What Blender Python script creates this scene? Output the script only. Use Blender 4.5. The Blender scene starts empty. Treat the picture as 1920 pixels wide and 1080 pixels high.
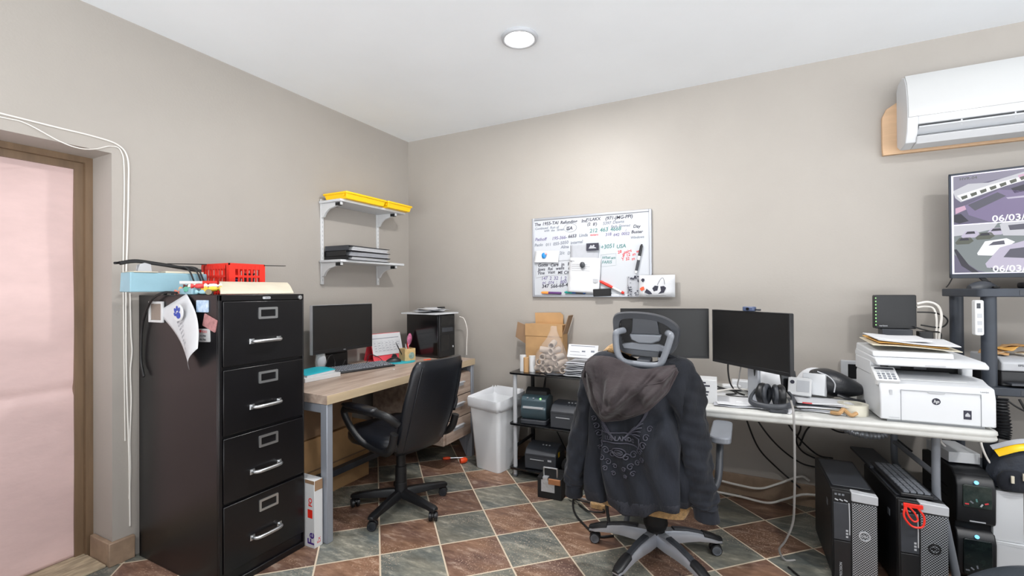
import bpy, bmesh, math, random
from mathutils import Matrix, Vector
S = bpy.context.scene
C = S.collection
PI = math.pi
random.seed(7)

# ---------------------------------------------------------------- camera, world, lamps' exposure
cam_d = bpy.data.cameras.new('camera')
cam_d.sensor_width = 36.0
cam_d.lens = 857.94 / 1920 * 36
cam_d.clip_start = 0.05
cam = bpy.data.objects.new('camera', cam_d)
C.objects.link(cam)
_r = Vector((0.8893336, 0.45721295, -0.00648547))
_u = Vector((0.00842487, -0.00220313, 0.99996208))
_f = Vector((-0.45718133, 0.88935452, 0.00581128))
cam.matrix_world = Matrix(((_r.x, _u.x, -_f.x, 0), (_r.y, _u.y, -_f.y, 0), (_r.z, _u.z, -_f.z, 1.35), (0, 0, 0, 1)))
S.camera = cam

# world fill: bright lower half added to lift the ceiling through assumed open sides
W = bpy.data.worlds.new('world'); S.world = W; W.use_nodes = True
def _world():
    nt = W.node_tree; bg = nt.nodes['Background']
    tc = nt.nodes.new('ShaderNodeTexCoord'); sp = nt.nodes.new('ShaderNodeSeparateXYZ'); rp = nt.nodes.new('ShaderNodeValToRGB')
    mr = nt.nodes.new('ShaderNodeMapRange'); mr.inputs['From Min'].default_value = -1; mr.inputs['From Max'].default_value = 1
    nt.links.new(tc.outputs['Generated'], sp.inputs[0]); nt.links.new(sp.outputs['Z'], mr.inputs['Value']); nt.links.new(mr.outputs[0], rp.inputs[0])
    e = rp.color_ramp.elements; e[0].position, e[0].color = 0.44, (0.95, 0.975, 1.0, 1); e[1].position, e[1].color = 0.52, (0.05, 0.053, 0.056, 1)
    nt.links.new(rp.outputs[0], bg.inputs[0]); bg.inputs[1].default_value = 4.15
_world()
LAMP_WATTS = 27.0
S.view_settings.view_transform = 'Standard'
S.view_settings.look = 'None'
S.view_settings.exposure = 0.34
S.view_settings.gamma = 1.0
S.view_settings.use_curve_mapping = False

XL, YB, ZC = -2.82, 3.372, 2.75     # left wall, back wall, ceiling
XR, YF = 3.4, -1.6

# ---------------------------------------------------------------- materials
def lin(c):
    return tuple(((v / 255) / 12.92 if v <= 10.3 else ((v / 255 + 0.055) / 1.055) ** 2.4) for v in c) + (1.0,)

def pm(name, rgb, rough=0.5, metal=0.0, noise=None, bump=None, spec=0.5, alpha=1.0, emit=None, coat=0.0, trans=0.0, stretch=None, rgb2=None, sheen=0.0):
    m = bpy.data.materials.new(name); m.use_nodes = True
    nt = m.node_tree; p = nt.nodes['Principled BSDF']
    p.inputs['Base Color'].default_value = lin(rgb)
    p.inputs['Roughness'].default_value = rough
    p.inputs['Metallic'].default_value = metal
    p.inputs['Specular IOR Level'].default_value = spec
    p.inputs['Alpha'].default_value = alpha
    p.inputs['Coat Weight'].default_value = coat
    p.inputs['Transmission Weight'].default_value = trans
    p.inputs['Sheen Weight'].default_value = sheen
    if emit:
        p.inputs['Emission Color'].default_value = lin(emit[0]); p.inputs['Emission Strength'].default_value = emit[1]
    if noise or bump:
        tc = nt.nodes.new('ShaderNodeTexCoord'); src = tc.outputs['Object']
        if stretch:
            mp = nt.nodes.new('ShaderNodeMapping'); mp.inputs['Scale'].default_value = stretch
            nt.links.new(src, mp.inputs['Vector']); src = mp.outputs['Vector']
    if noise:
        n = nt.nodes.new('ShaderNodeTexNoise'); n.inputs['Scale'].default_value = noise[0]; n.inputs['Detail'].default_value = 6
        n.inputs['Roughness'].default_value = 0.6
        nt.links.new(src, n.inputs['Vector'])
        mr = nt.nodes.new('ShaderNodeMapRange'); mr.inputs['From Min'].default_value = 0.3; mr.inputs['From Max'].default_value = 0.7
        nt.links.new(n.outputs['Fac'], mr.inputs['Value'])
        mix = nt.nodes.new('ShaderNodeMix'); mix.data_type = 'RGBA'
        c2 = rgb2 or tuple(max(0, min(255, v * (1 - noise[1]))) for v in rgb)
        mix.inputs['A'].default_value = lin(rgb); mix.inputs['B'].default_value = lin(c2)
        nt.links.new(mr.outputs['Result'], mix.inputs['Factor'])
        nt.links.new(mix.outputs['Result'], p.inputs['Base Color'])
    if bump:
        n = nt.nodes.new('ShaderNodeTexNoise'); n.inputs['Scale'].default_value = bump[0]; n.inputs['Detail'].default_value = 4
        nt.links.new(src, n.inputs['Vector'])
        b = nt.nodes.new('ShaderNodeBump'); b.inputs['Strength'].default_value = bump[1]; b.inputs['Distance'].default_value = 0.01
        nt.links.new(n.outputs['Fac'], b.inputs['Height']); nt.links.new(b.outputs['Normal'], p.inputs['Normal'])
    return m

M = dict(
    wall=pm('wall_paint', (169, 163, 156), 0.48, noise=(1.2, 0.035), bump=(90, 0.06), spec=0.35),
    ceil=pm('ceiling_paint', (240, 244, 248), 0.7, noise=(1.5, 0.02), bump=(60, 0.04)),
    base=pm('baseboard_paint', (160, 136, 114), 0.45, noise=(14, 0.16)),
    brown=pm('bronze_frame', (128, 104, 80), 0.4, noise=(3, 0.2), stretch=(6, 6, 0.6)),
    pink=pm('pink_foam', (222, 193, 190), 0.6, noise=(2.2, 0.09), bump=(9, 0.25), stretch=(1, 1, 2.2)),
    sill=pm('worn_wood', (196, 178, 150), 0.7, noise=(9, 0.35), stretch=(6, 1.2, 1)),
    cab=pm('black_enamel', (15, 14, 17), 0.3, noise=(6, 0.25), spec=0.5),
    chrome=pm('brushed_chrome', (200, 202, 204), 0.28, 0.9),
    white=pm('white_plastic', (206, 207, 208), 0.4),
    offwhite=pm('offwhite_plastic', (204, 206, 209), 0.42, noise=(3, 0.02)),
    paper=pm('white_paper', (208, 209, 212), 0.75, noise=(18, 0.03)),
    greypaper=pm('grey_paper', (176, 178, 184), 0.7, noise=(20, 0.05)),
    cream=pm('cream_paper', (214, 206, 186), 0.7, noise=(9, 0.06)),
    black=pm('black_plastic', (24, 25, 28), 0.42, noise=(30, 0.15)),
    softblack=pm('matt_black', (16, 16, 18), 0.65),
    dark=pm('dark_grey_plastic', (58, 61, 67), 0.45, noise=(12, 0.1)),
    bin=pm('bin_plastic', (228, 230, 233), 0.4, noise=(3, .02)),
    grey=pm('grey_plastic', (116, 120, 127), 0.4),
    lgrey=pm('light_grey', (176, 178, 182), 0.45),
    silver=pm('silver_paint', (176, 179, 186), 0.32, 0.55),
    steel=pm('grey_steel', (150, 155, 164), 0.4, 0.35),
    screen=pm('screen_black', (27, 27, 28), 0.38, noise=(5, 0.2)),
    leather=pm('black_leather', (23, 26, 33), 0.34, bump=(160, 0.12), noise=(5, 0.3), spec=0.6),
    blue=pm('pale_blue_enamel', (140, 178, 192), 0.38, noise=(8, 0.06)),
    red=pm('red_plastic', (222, 42, 26), 0.4),
    orange=pm('orange_plastic', (240, 80, 32), 0.4),
    yellow=pm('yellow_plastic', (250, 200, 14), 0.38),
    teal=pm('teal_cover', (24, 168, 184), 0.5),
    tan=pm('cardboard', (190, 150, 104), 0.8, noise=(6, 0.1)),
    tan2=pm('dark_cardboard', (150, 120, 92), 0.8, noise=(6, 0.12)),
    manila=pm('manila_paper', (228, 174, 92), 0.75, noise=(8, 0.08)),
    wood=pm('greige_wood', (192, 174, 160), 0.42, noise=(2.6, 0.28), stretch=(9, 0.9, 9), rgb2=(140, 119, 105)),
    edge=pm('desk_edge_wood', (190, 170, 140), 0.45, noise=(3, 0.12), stretch=(9, 0.9, 9)),
    table=pm('table_plastic', (194, 194, 190), 0.5, noise=(20, 0.04), bump=(220, 0.05)),
    glassblack=pm('black_glass', (14, 15, 18), 0.12, spec=0.7),
    ink=pm('black_ink', (44, 44, 58), 0.7), inkblue=pm('blue_ink', (60, 70, 120), 0.7), inkgreen=pm('green_ink', (84, 128, 126), 0.7),
    inkred=pm('red_ink', (200, 60, 66), 0.7), inkgrey=pm('faded_ink', (112, 118, 130), 0.7), inkpurple=pm('purple_ink', (112, 106, 140), 0.7),
    hood=pm('faded_black_fleece', (36, 32, 33), 0.85, noise=(3.5, 0.3), bump=(16, 0.8), sheen=0.12, rgb2=(60, 52, 54), spec=0.2),
    jersey=pm('black_fleece', (20, 21, 24), 0.85, noise=(4, 0.3), bump=(24, 0.9), stretch=(1, 1, .4), sheen=0.08, rgb2=(42, 45, 53), spec=0.2),
    fleece=pm('tan_fleece', (214, 170, 112), 0.95, noise=(60, 0.25), bump=(180, 0.9), sheen=0.4),
    clear=pm('clear_film', (236, 232, 232), 0.18, alpha=0.13),
    liner=pm('white_liner', (232, 234, 238), 0.35, alpha=0.8),
    lgreen=pm('green_led', (120, 220, 120), 0.4, emit=((150, 235, 120), 1.2)),
    glow=pm('lamp_diffuser', (255, 255, 255), 0.5, emit=((255, 252, 246), 9.0)),
    cableb=pm('black_rubber', (22, 22, 23), 0.5), cablew=pm('white_rubber', (224, 220, 214), 0.5), cableg=pm('grey_rubber', (140, 138, 136), 0.5),
)

# ---------------------------------------------------------------- mesh builder
def smooth_pts(pts, k=6, closed=False):
    P = [Vector(p) for p in pts]; n = len(P)
    if n < 3: return P
    out = []
    for i in range(n if closed else n - 1):
        a = P[(i - 1) % n] if (closed or i > 0) else P[i] * 2 - P[i + 1]
        b, c = P[i], P[(i + 1) % n]
        d = P[(i + 2) % n] if (closed or i < n - 2) else c * 2 - b
        for j in range(k):
            t = j / k
            out.append(0.5 * ((2 * b) + (c - a) * t + (2 * a - 5 * b + 4 * c - d) * t * t + (3 * b - a - 3 * c + d) * t ** 3))
    if not closed: out.append(P[-1])
    return out

def rrect(w, h, r, n=5):
    """rounded rectangle outline centred on 0,0 (counter-clockwise)"""
    r = min(r, w / 2 - 1e-5, h / 2 - 1e-5); o = []
    for cx, cy, a0 in ((w / 2 - r, h / 2 - r, 0), (-w / 2 + r, h / 2 - r, 90), (-w / 2 + r, -h / 2 + r, 180), (w / 2 - r, -h / 2 + r, 270)):
        for i in range(n + 1):
            a = math.radians(a0 + 90 * i / n); o.append((cx + r * math.cos(a), cy + r * math.sin(a)))
    return o

class B:
    def __init__(s, mtx=None):
        s.bm = bmesh.new(); s.m = mtx or Matrix()
    def v(s, p): return s.bm.verts.new(s.m @ Vector(p))
    def face(s, vs, mi=0):
        try:
            f = s.bm.faces.new(vs); f.material_index = mi; return f
        except ValueError: return None
    def loft(s, rings, cap=True, mi=0, closed=True, loop=False):
        R = [[s.v(p) for p in r] for r in rings]; n = len(R[0])
        for a in range(len(R) - (0 if loop else 1)):
            b = (a + 1) % len(R)
            for i in range(n if closed else n - 1):
                s.face((R[a][i], R[a][(i + 1) % n], R[b][(i + 1) % n], R[b][i]), mi)
        if cap and closed and not loop:
            s.face(R[0][::-1], mi); s.face(R[-1], mi)
        return s
    def box(s, x0, y0, z0, x1, y1, z1, mi=0):
        p = [(x0, y0), (x1, y0), (x1, y1), (x0, y1)]
        return s.loft([[(x, y, z0) for x, y in p], [(x, y, z1) for x, y in p]], mi=mi)
    def prism(s, poly, a, b, axis='z', mi=0):
        f = {'z': lambda x, y, h: (x, y, h), 'y': lambda x, y, h: (x, h, y), 'x': lambda x, y, h: (h, x, y)}[axis]
        r = [[f(x, y, a) for x, y in poly], [f(x, y, b) for x, y in poly]]
        if axis == 'y': r = r[::-1]
        return s.loft(r, mi=mi)
    def rbox(s, x0, y0, z0, x1, y1, z1, r=0.01, axis='z', n=4, mi=0, taper=1.0):
        lo, hi = {'z': ((x0, y0, z0), (x1, y1, z1)), 'y': ((x0, z0, y0), (x1, z1, y1)), 'x': ((y0, z0, x0), (y1, z1, x1))}[axis]
        cx, cy = (lo[0] + hi[0]) / 2, (lo[1] + hi[1]) / 2
        o = rrect(abs(hi[0] - lo[0]), abs(hi[1] - lo[1]), r, n)
        f = {'z': lambda x, y, h: (x, y, h), 'y': lambda x, y, h: (x, h, y), 'x': lambda x, y, h: (h, x, y)}[axis]
        rr = [[f(cx + x, cy + y, lo[2]) for x, y in o], [f(cx + x * taper, cy + y * taper, hi[2]) for x, y in o]]
        if axis == 'y': rr = rr[::-1]
        return s.loft(rr, mi=mi)
    def cyl(s, p0, p1, r0, r1=None, n=20, cap=True, mi=0):
        p0, p1 = Vector(p0), Vector(p1); r1 = r0 if r1 is None else r1
        d = (p1 - p0).normalized(); t = d.orthogonal().normalized(); u = d.cross(t)
        cs = [(math.cos(2 * PI * i / n), math.sin(2 * PI * i / n)) for i in range(n)]
        return s.loft([[p + (t * c + u * q) * r for c, q in cs] for p, r in ((p0, r0), (p1, r1))], cap=cap, mi=mi)
    def tube(s, pts, r, n=8, closed=False, mi=0, k=6, flat=1.0):
        P = smooth_pts(pts, k, closed) if k else [Vector(p) for p in pts]
        rings = []; up = None
        for i, p in enumerate(P):
            if closed: d = P[(i + 1) % len(P)] - P[i - 1]
            else: d = P[min(i + 1, len(P) - 1)] - P[max(i - 1, 0)]
            d = d.normalized() if d.length > 1e-9 else Vector((0, 0, 1))
            up = (up - d * up.dot(d)) if up is not None else d.orthogonal()
            if up.length < 1e-6: up = d.orthogonal()
            up.normalize(); q = d.cross(up)
            rr = r(i / max(1, len(P) - 1)) if callable(r) else r
            rings.append([p + (up * math.cos(2 * PI * j / n) + q * math.sin(2 * PI * j / n) * flat) * rr for j in range(n)])
        return s.loft(rings, mi=mi, loop=closed)
    def lathe(s, prof, c=(0, 0, 0), n=24, mi=0, sx=1.0, sy=1.0, axis='z'):
        rings = []
        for r, h in prof:
            ring = []
            for i in range(n):
                a = 2 * PI * i / n; x, y = r * math.cos(a) * sx, r * math.sin(a) * sy
                q = {'z': (x, y, h), 'y': (x, -h, y), 'x': (h, x, y)}[axis]
                ring.append((c[0] + q[0], c[1] + q[1], c[2] + q[2]))
            rings.append(ring)
        return s.loft(rings, mi=mi)
    def grid(s, f, nu, nv, mi=0):
        V = [[s.v(f(i / nu, j / nv)) for j in range(nv + 1)] for i in range(nu + 1)]
        for i in range(nu):
            for j in range(nv):
                s.face((V[i][j], V[i + 1][j], V[i + 1][j + 1], V[i][j + 1]), mi)
        return s
    def poly(s, pts, mi=0):
        s.face([s.v(p) for p in pts], mi); return s
    def text(s, txt, size, mtx, mi=0, shear=0.0, depth=0.0004, bold=0.0, align='LEFT', warp=None, space=1.0):
        cu = bpy.data.curves.new('t', 'FONT'); cu.body = txt; cu.size = size; cu.shear = shear
        cu.extrude = depth; cu.offset = bold; cu.align_x = align; cu.resolution_u = 3; cu.space_character = space
        o = bpy.data.objects.new('t', cu); C.objects.link(o)
        bpy.context.view_layer.update()
        me = bpy.data.meshes.new_from_object(o.evaluated_get(bpy.context.evaluated_depsgraph_get()))
        bpy.data.objects.remove(o); bpy.data.curves.remove(cu)
        vs = []
        for q in me.vertices:
            p = mtx @ q.co
            if warp: p = Vector(warp(p))
            vs.append(s.v(p))
        for f in me.polygons: s.face([vs[i] for i in f.vertices], mi)
        bpy.data.meshes.remove(me); return s
    def build(s, name, mat, parent=None, bevel=0.0, seg=2, sub=0, solid=0.0, angle=40, loc=None, rot=None, weld=False):
        if weld: bmesh.ops.remove_doubles(s.bm, verts=s.bm.verts, dist=1e-5)
        bmesh.ops.recalc_face_normals(s.bm, faces=s.bm.faces)
        me = bpy.data.meshes.new(name); s.bm.to_mesh(me); s.bm.free()
        for m in (mat if isinstance(mat, (list, tuple)) else [mat]):
            me.materials.append(M[m] if isinstance(m, str) else m)
        for p in me.polygons: p.use_smooth = True
        me.set_sharp_from_angle(angle=math.radians(angle))
        o = bpy.data.objects.new(name, me); C.objects.link(o)
        if parent: o.parent = parent
        if loc: o.location = loc
        if rot: o.rotation_euler = rot
        if solid:
            q = o.modifiers.new('solid', 'SOLIDIFY'); q.thickness = solid; q.offset = 0
        if bevel:
            q = o.modifiers.new('bevel', 'BEVEL'); q.width = bevel; q.segments = seg; q.limit_method = 'ANGLE'; q.angle_limit = math.radians(50); q.harden_normals = False
        if sub:
            q = o.modifiers.new('sub', 'SUBSURF'); q.levels = sub; q.render_levels = sub
        return o

def thing(name, label, cat, loc=(0, 0, 0), rz=0.0, group=None):
    o = bpy.data.objects.new(name, None); o.empty_display_size = 0.1; C.objects.link(o)
    o.location = loc; o.rotation_euler = (0, 0, math.radians(rz))
    return tag(o, label, cat, group)
def tag(o, label, cat, group=None, kind=None):
    o['label'] = label; o['category'] = cat
    if group: o['group'] = group
    if kind: o['kind'] = kind
    return o
def struct(name, b, m, label=None, cat=None, **k):
    o = b.build(name, m, **k); o['kind'] = 'structure'
    if label: o['label'] = label
    if cat: o['category'] = cat
    return o
def dup(root, loc, rz, label, group=None):
    r = root.copy(); C.objects.link(r); r.location = loc; r.rotation_euler = (0, 0, math.radians(rz)); r['label'] = label
    if group: r['group'] = group
    for ch in list(root.children):
        c = ch.copy(); C.objects.link(c); c.parent = r
        for g in ch.children:
            d = g.copy(); C.objects.link(d); d.parent = c
    return r
def T(x=0, y=0, z=0, rx=0, ry=0, rz=0):
    return Matrix.Translation((x, y, z)) @ Matrix.Rotation(math.radians(rz), 4, 'Z') @ Matrix.Rotation(math.radians(ry), 4, 'Y') @ Matrix.Rotation(math.radians(rx), 4, 'X')
def sheet(x, y, z, w, h, rz=0, wave=0.004, seed=0, tilt=0, roll=0):
    """a slightly wavy sheet of paper centred at x,y"""
    m = T(x, y, z, tilt, roll, rz); rnd = random.Random(seed); a, b, c = (rnd.uniform(0, 6) for _ in range(3))
    bb = B(m)
    bb.grid(lambda u, v: ((u - .5) * w, (v - .5) * h, wave * (0.5 + 0.5 * math.sin(u * 5 + a) * math.cos(v * 4 + b) + 0.3 * math.sin(u * 11 + c))), 10, 8)
    return bb
def cable(name, pts, r, mat, label, group=None, k=7, n=8):
    return tag(B().tube(pts, r, n=n, k=k).build(name, mat), label, 'cable', group)
# ---------------------------------------------------------------- the room
def floor_material():
    m = bpy.data.materials.new('slate_tile'); m.use_nodes = True; nt = m.node_tree; N = nt.nodes; L = nt.links
    p = N['Principled BSDF']
    tc = N.new('ShaderNodeTexCoord')
    t = 0.30816; a = math.radians(46.075); x0, y0 = -1.90874, 1.56681
    def math_(op, a_, b_=None):
        n = N.new('ShaderNodeMath'); n.operation = op
        for i, q in enumerate((a_, b_)):
            if q is None: continue
            if isinstance(q, (int, float)): n.inputs[i].default_value = q
            else: L.new(q, n.inputs[i])
        return n.outputs[0]
    sub = N.new('ShaderNodeVectorMath'); sub.operation = 'SUBTRACT'; L.new(tc.outputs['Object'], sub.inputs[0]); sub.inputs[1].default_value = (x0, y0, 0)
    def dot(v):
        n = N.new('ShaderNodeVectorMath'); n.operation = 'DOT_PRODUCT'; L.new(sub.outputs[0], n.inputs[0]); n.inputs[1].default_value = v; return n.outputs['Value']
    i = math_('ADD', math_('DIVIDE', dot((math.sin(a), math.cos(a), 0)), t), 40)
    j = math_('ADD', math_('DIVIDE', dot((-math.cos(a), math.sin(a), 0)), t), 40)
    fi, fj = math_('FLOOR', i), math_('FLOOR', j)
    par = math_('MODULO', math_('ADD', fi, fj), 2.0)
    cmb = N.new('ShaderNodeCombineXYZ'); L.new(fi, cmb.inputs[0]); L.new(fj, cmb.inputs[1])
    wn = N.new('ShaderNodeTexWhiteNoise'); wn.noise_dimensions = '3D'; L.new(cmb.outputs[0], wn.inputs['Vector'])
    # cloudy slate pattern, shifted per tile
    ad = N.new('ShaderNodeVectorMath'); ad.operation = 'MULTIPLY_ADD'; L.new(wn.outputs['Color'], ad.inputs[0]); ad.inputs[1].default_value = (9, 9, 9); L.new(tc.outputs['Object'], ad.inputs[2])
    mpp = N.new('ShaderNodeMapping'); mpp.inputs['Rotation'].default_value = (0, 0, math.radians(-62)); mpp.inputs['Scale'].default_value = (.62, 1.9, 1); L.new(ad.outputs[0], mpp.inputs['Vector'])
    n1 = N.new('ShaderNodeTexNoise'); n1.inputs['Scale'].default_value = 13; n1.inputs['Detail'].default_value = 8; n1.inputs['Roughness'].default_value = 0.72; L.new(mpp.outputs['Vector'], n1.inputs['Vector'])
    n2 = N.new('ShaderNodeTexNoise'); n2.inputs['Scale'].default_value = 3.4; n2.inputs['Detail'].default_value = 3; L.new(mpp.outputs['Vector'], n2.inputs['Vector'])
    n3 = N.new('ShaderNodeTexNoise'); n3.inputs['Scale'].default_value = 120; n3.inputs['Detail'].default_value = 2; L.new(tc.outputs['Object'], n3.inputs['Vector'])
    def ramp(src, stops):
        r = N.new('ShaderNodeValToRGB'); e = r.color_ramp.elements
        e[0].position, e[0].color = stops[0][0], lin(stops[0][1]); e[1].position, e[1].color = stops[-1][0], lin(stops[-1][1])
        for q, c in stops[1:-1]:
            k = e.new(q); k.color = lin(c)
        L.new(src, r.inputs[0]); return r.outputs[0]
    def mix(f, A, Bc, blend='MIX'):
        n = N.new('ShaderNodeMix'); n.data_type = 'RGBA'; n.blend_type = blend
        for nm, q in (('Factor', f), ('A', A), ('B', Bc)):
            s_ = n.inputs[nm] if nm == 'Factor' else [x for x in n.inputs if x.name == nm and x.type == 'RGBA'][0]
            if isinstance(q, (int, float)): s_.default_value = q
            elif isinstance(q, tuple): s_.default_value = q
            else: L.new(q, s_)
        return [x for x in n.outputs if x.type == 'RGBA'][0]
    brown = ramp(n1.outputs['Fac'], [(0.34, (70, 51, 46)), (0.46, (108, 82, 71)), (0.55, (134, 105, 90)), (0.66, (188, 166, 148))])
    brown2 = ramp(n2.outputs['Fac'], [(0.36, (88, 66, 62)), (0.64, (146, 110, 82))])
    green = ramp(n1.outputs['Fac'], [(0.34, (60, 63, 63)), (0.46, (94, 98, 95)), (0.55, (122, 123, 115)), (0.66, (180, 175, 162))])
    green2 = ramp(n2.outputs['Fac'], [(0.35, (82, 89, 88)), (0.65, (146, 139, 120))])
    col = mix(par, mix(0.42, green, green2), mix(0.45, brown, brown2))
    vb = N.new('ShaderNodeMapRange'); vb.inputs['To Min'].default_value = 0.78; vb.inputs['To Max'].default_value = 1.16; L.new(wn.outputs['Value'], vb.inputs['Value'])
    sc = N.new('ShaderNodeVectorMath'); sc.operation = 'SCALE'; L.new(col, sc.inputs[0]); L.new(vb.outputs[0], sc.inputs['Scale'])
    # pale pitted specks where the glaze has worn off
    n4 = N.new('ShaderNodeTexNoise'); n4.inputs['Scale'].default_value = 1.7; L.new(tc.outputs['Object'], n4.inputs['Vector'])
    speck = math_('MULTIPLY', math_('GREATER_THAN', n3.outputs['Fac'], 0.63), math_('GREATER_THAN', n4.outputs['Fac'], 0.5))
    col = mix(math_('MULTIPLY', speck, 0.6), sc.outputs[0], lin((206, 182, 160)))
    def edge(q):
        f_ = math_('FRACT', q); return math_('MINIMUM', f_, math_('SUBTRACT', 1.0, f_))
    wob = math_('MULTIPLY', math_('SUBTRACT', n1.outputs['Fac'], 0.5), 0.012)
    ed = math_('ADD', math_('MINIMUM', edge(i), edge(j)), wob)
    gr = N.new('ShaderNodeMapRange'); gr.inputs['From Min'].default_value = 0.010; gr.inputs['From Max'].default_value = 0.0165; gr.inputs['To Min'].default_value = 1; gr.inputs['To Max'].default_value = 0
    L.new(ed, gr.inputs['Value'])
    col = mix(gr.outputs[0], col, lin((206, 190, 168)))
    L.new(col, p.inputs['Base Color'])
    rr = N.new('ShaderNodeMapRange'); rr.inputs['To Min'].default_value = 0.34; rr.inputs['To Max'].default_value = 0.56; L.new(n1.outputs['Fac'], rr.inputs['Value']); L.new(rr.outputs[0], p.inputs['Roughness'])
    bp = N.new('ShaderNodeBump'); bp.inputs['Strength'].default_value = 0.35; bp.inputs['Distance'].default_value = 0.006
    h = math_('SUBTRACT', math_('MULTIPLY', n1.outputs['Fac'], 0.6), gr.outputs[0]); L.new(h, bp.inputs['Height']); L.new(bp.outputs[0], p.inputs['Normal'])
    return m
M['floor'] = floor_material()
struct('floor', B().box(-3.3, YF, -0.12, XR + .1, YB + .1, 0), 'floor')
struct('ceiling', B().box(-3.3, YF, ZC, XR + .1, YB + .1, ZC + .12), 'ceil')
DY0, DY1, DZ = 0.16, 1.118, 2.05
w = B(); w.box(-3.09, DY1, 0, XL, YB + .1, ZC); w.box(-3.09, YF, 0, XL, DY0, ZC); w.box(-3.09, DY0, DZ, XL, DY1, ZC)
struct('wall_left', w, 'wall')
struct('wall_back', B().box(XL, YB, 0, XR, YB + .1, ZC), 'wall')
struct('wall_right', B().box(XR, 2.5, 0, XR + .1, YB + .1, ZC), 'wall')
# baseboards: a tall one on the back wall, a mitred one turning into the doorway
struct('baseboard_back', B().prism([(0, 0), (-.016, 0), (-.016, .125), (-.008, .14), (0, .14)], XL, XR, 'x') if False else B().box(XL, YB - .016, 0, XR, YB, .135), 'base', bevel=.004)
b = B(); b.box(XL, DY1 - .022, 0, XL + .024, 1.205, .115); b.box(-3.0, DY1 - .022, 0, XL, DY1, .115); b.box(XL, 1.70, 0, XL + .018, YB - .016, .115)
struct('baseboard_left', b, 'base', bevel=.004)
# door frame, its threshold and the pink foam sheet filling the opening
d = B()
for x1, i0, i1 in ((-3.02, 0, .03), (-3.045, .03, .065)):
    d.box(-3.09, DY1 - i1, 0, x1, DY1 - i0, DZ - i1); d.box(-3.09, DY0 + i0, 0, x1, DY0 + i1, DZ - i1); d.box(-3.09, DY0 + i0, DZ - i1, x1, DY1 - i0, DZ - i0)
fr = struct('door_1', d, 'brown')
struct('trim_1', B().box(-3.09, DY0 + .03, 0, XL + .0, DY1 - .024, .012), 'sill', bevel=.003)
pk = B()
pk.grid(lambda u, v: (-3.064 + .004 * math.sin(9 * v + 3 * u) + .004 * math.sin(4 * u + 17 * v) - .010 * math.exp(-((v - .415 - .012 * u) / .012) ** 2) + (.006 if v < .415 else 0), DY0 + .03 + u * (DY1 - DY0 - .06), .014 + v * (DZ - .05)), 24, 120)
tag(pk.build('foam_board', 'pink', solid=.012), 'pale pink foam insulation sheet filling the brown framed doorway', 'insulation board')

# ceiling lamps: the round one in view, unseen others added for room light
def lamp(x, y, label, first=None):
    if first: o = dup(first, (x, y, ZC), 0, label)
    else:
        o = thing('ceiling_light', label, 'ceiling light', (x, y, ZC), 0, 'round recessed ceiling lights')
        b = B(); b.lathe([(.100, 0), (.103, -.006), (.098, -.016), (.088, -.02), (.076, -.012), (.074, 0)], n=48); b.build('trim_ring', 'lgrey', o, angle=60)
        b = B(); b.lathe([(.0758, -.002), (.0755, -.012), (.06, -.021), (.03, -.026), (.001, -.027)], n=48); b.build('diffuser', 'glow', o, angle=80)
    l = bpy.data.lights.new('lamp', 'AREA'); l.shape = 'DISK'; l.size = .15; l.energy = LAMP_WATTS; l.color = (1, .985, .97)
    q = bpy.data.objects.new('lamp_light', l); C.objects.link(q); q.location = (x, y, ZC - .032)
    return o
L0 = lamp(-1.107, 2.262, 'round white ceiling light with grey trim ring, lit')
lamp(1.5, 1.3, 'round ceiling light over the television corner, out of view', L0)
lamp(-1.1, -.4, 'round ceiling light behind the camera on the door side, out of view', L0)
lamp(1.45, -.4, 'round ceiling light behind the camera on the right, out of view', L0)

# white cables pinned over the doorway and down the wall edge
g = 'white cables round the doorway'
xw = XL + .004
def wall_pts(l): return [(xw, y, z) for y, z in l]
cable('wall_cable', wall_pts([(.50, 2.125), (.731, 2.118), (.911, 2.114), (1.048, 2.112), (1.141, 2.098), (1.182, 2.043), (1.186, 1.9), (1.181, 1.643), (1.175, 1.387), (1.176, .942), (1.187, .5), (1.19, .16)]), .004, 'cablew', 'thick white cable running over the doorway and straight down the wall', g)
cable('wall_cable', wall_pts([(.50, 2.105), (.731, 2.102), (.81, 2.10)]) + [(xw + .012, .918, 2.05), (xw + .02, .986, 2.035), (xw + .01, 1.048, 2.05), (xw, 1.113, 2.083), (xw, 1.155, 2.07), (xw, 1.168, 1.95), (xw, 1.163, 1.484), (xw, 1.165, 1.2), (xw, 1.17, .6)], .0026, 'cablew', 'thin white cable sagging across the top corner of the doorway', g)
cable('wall_cable', wall_pts([(1.192, 1.35), (1.196, 1.14), (1.2, 1.05), (1.193, .95), (1.196, .8), (1.19, .6), (1.192, .45), (1.187, .3)]), .0035, 'cablew', 'short loose white cable hanging beside the filing cabinet', g)
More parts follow.
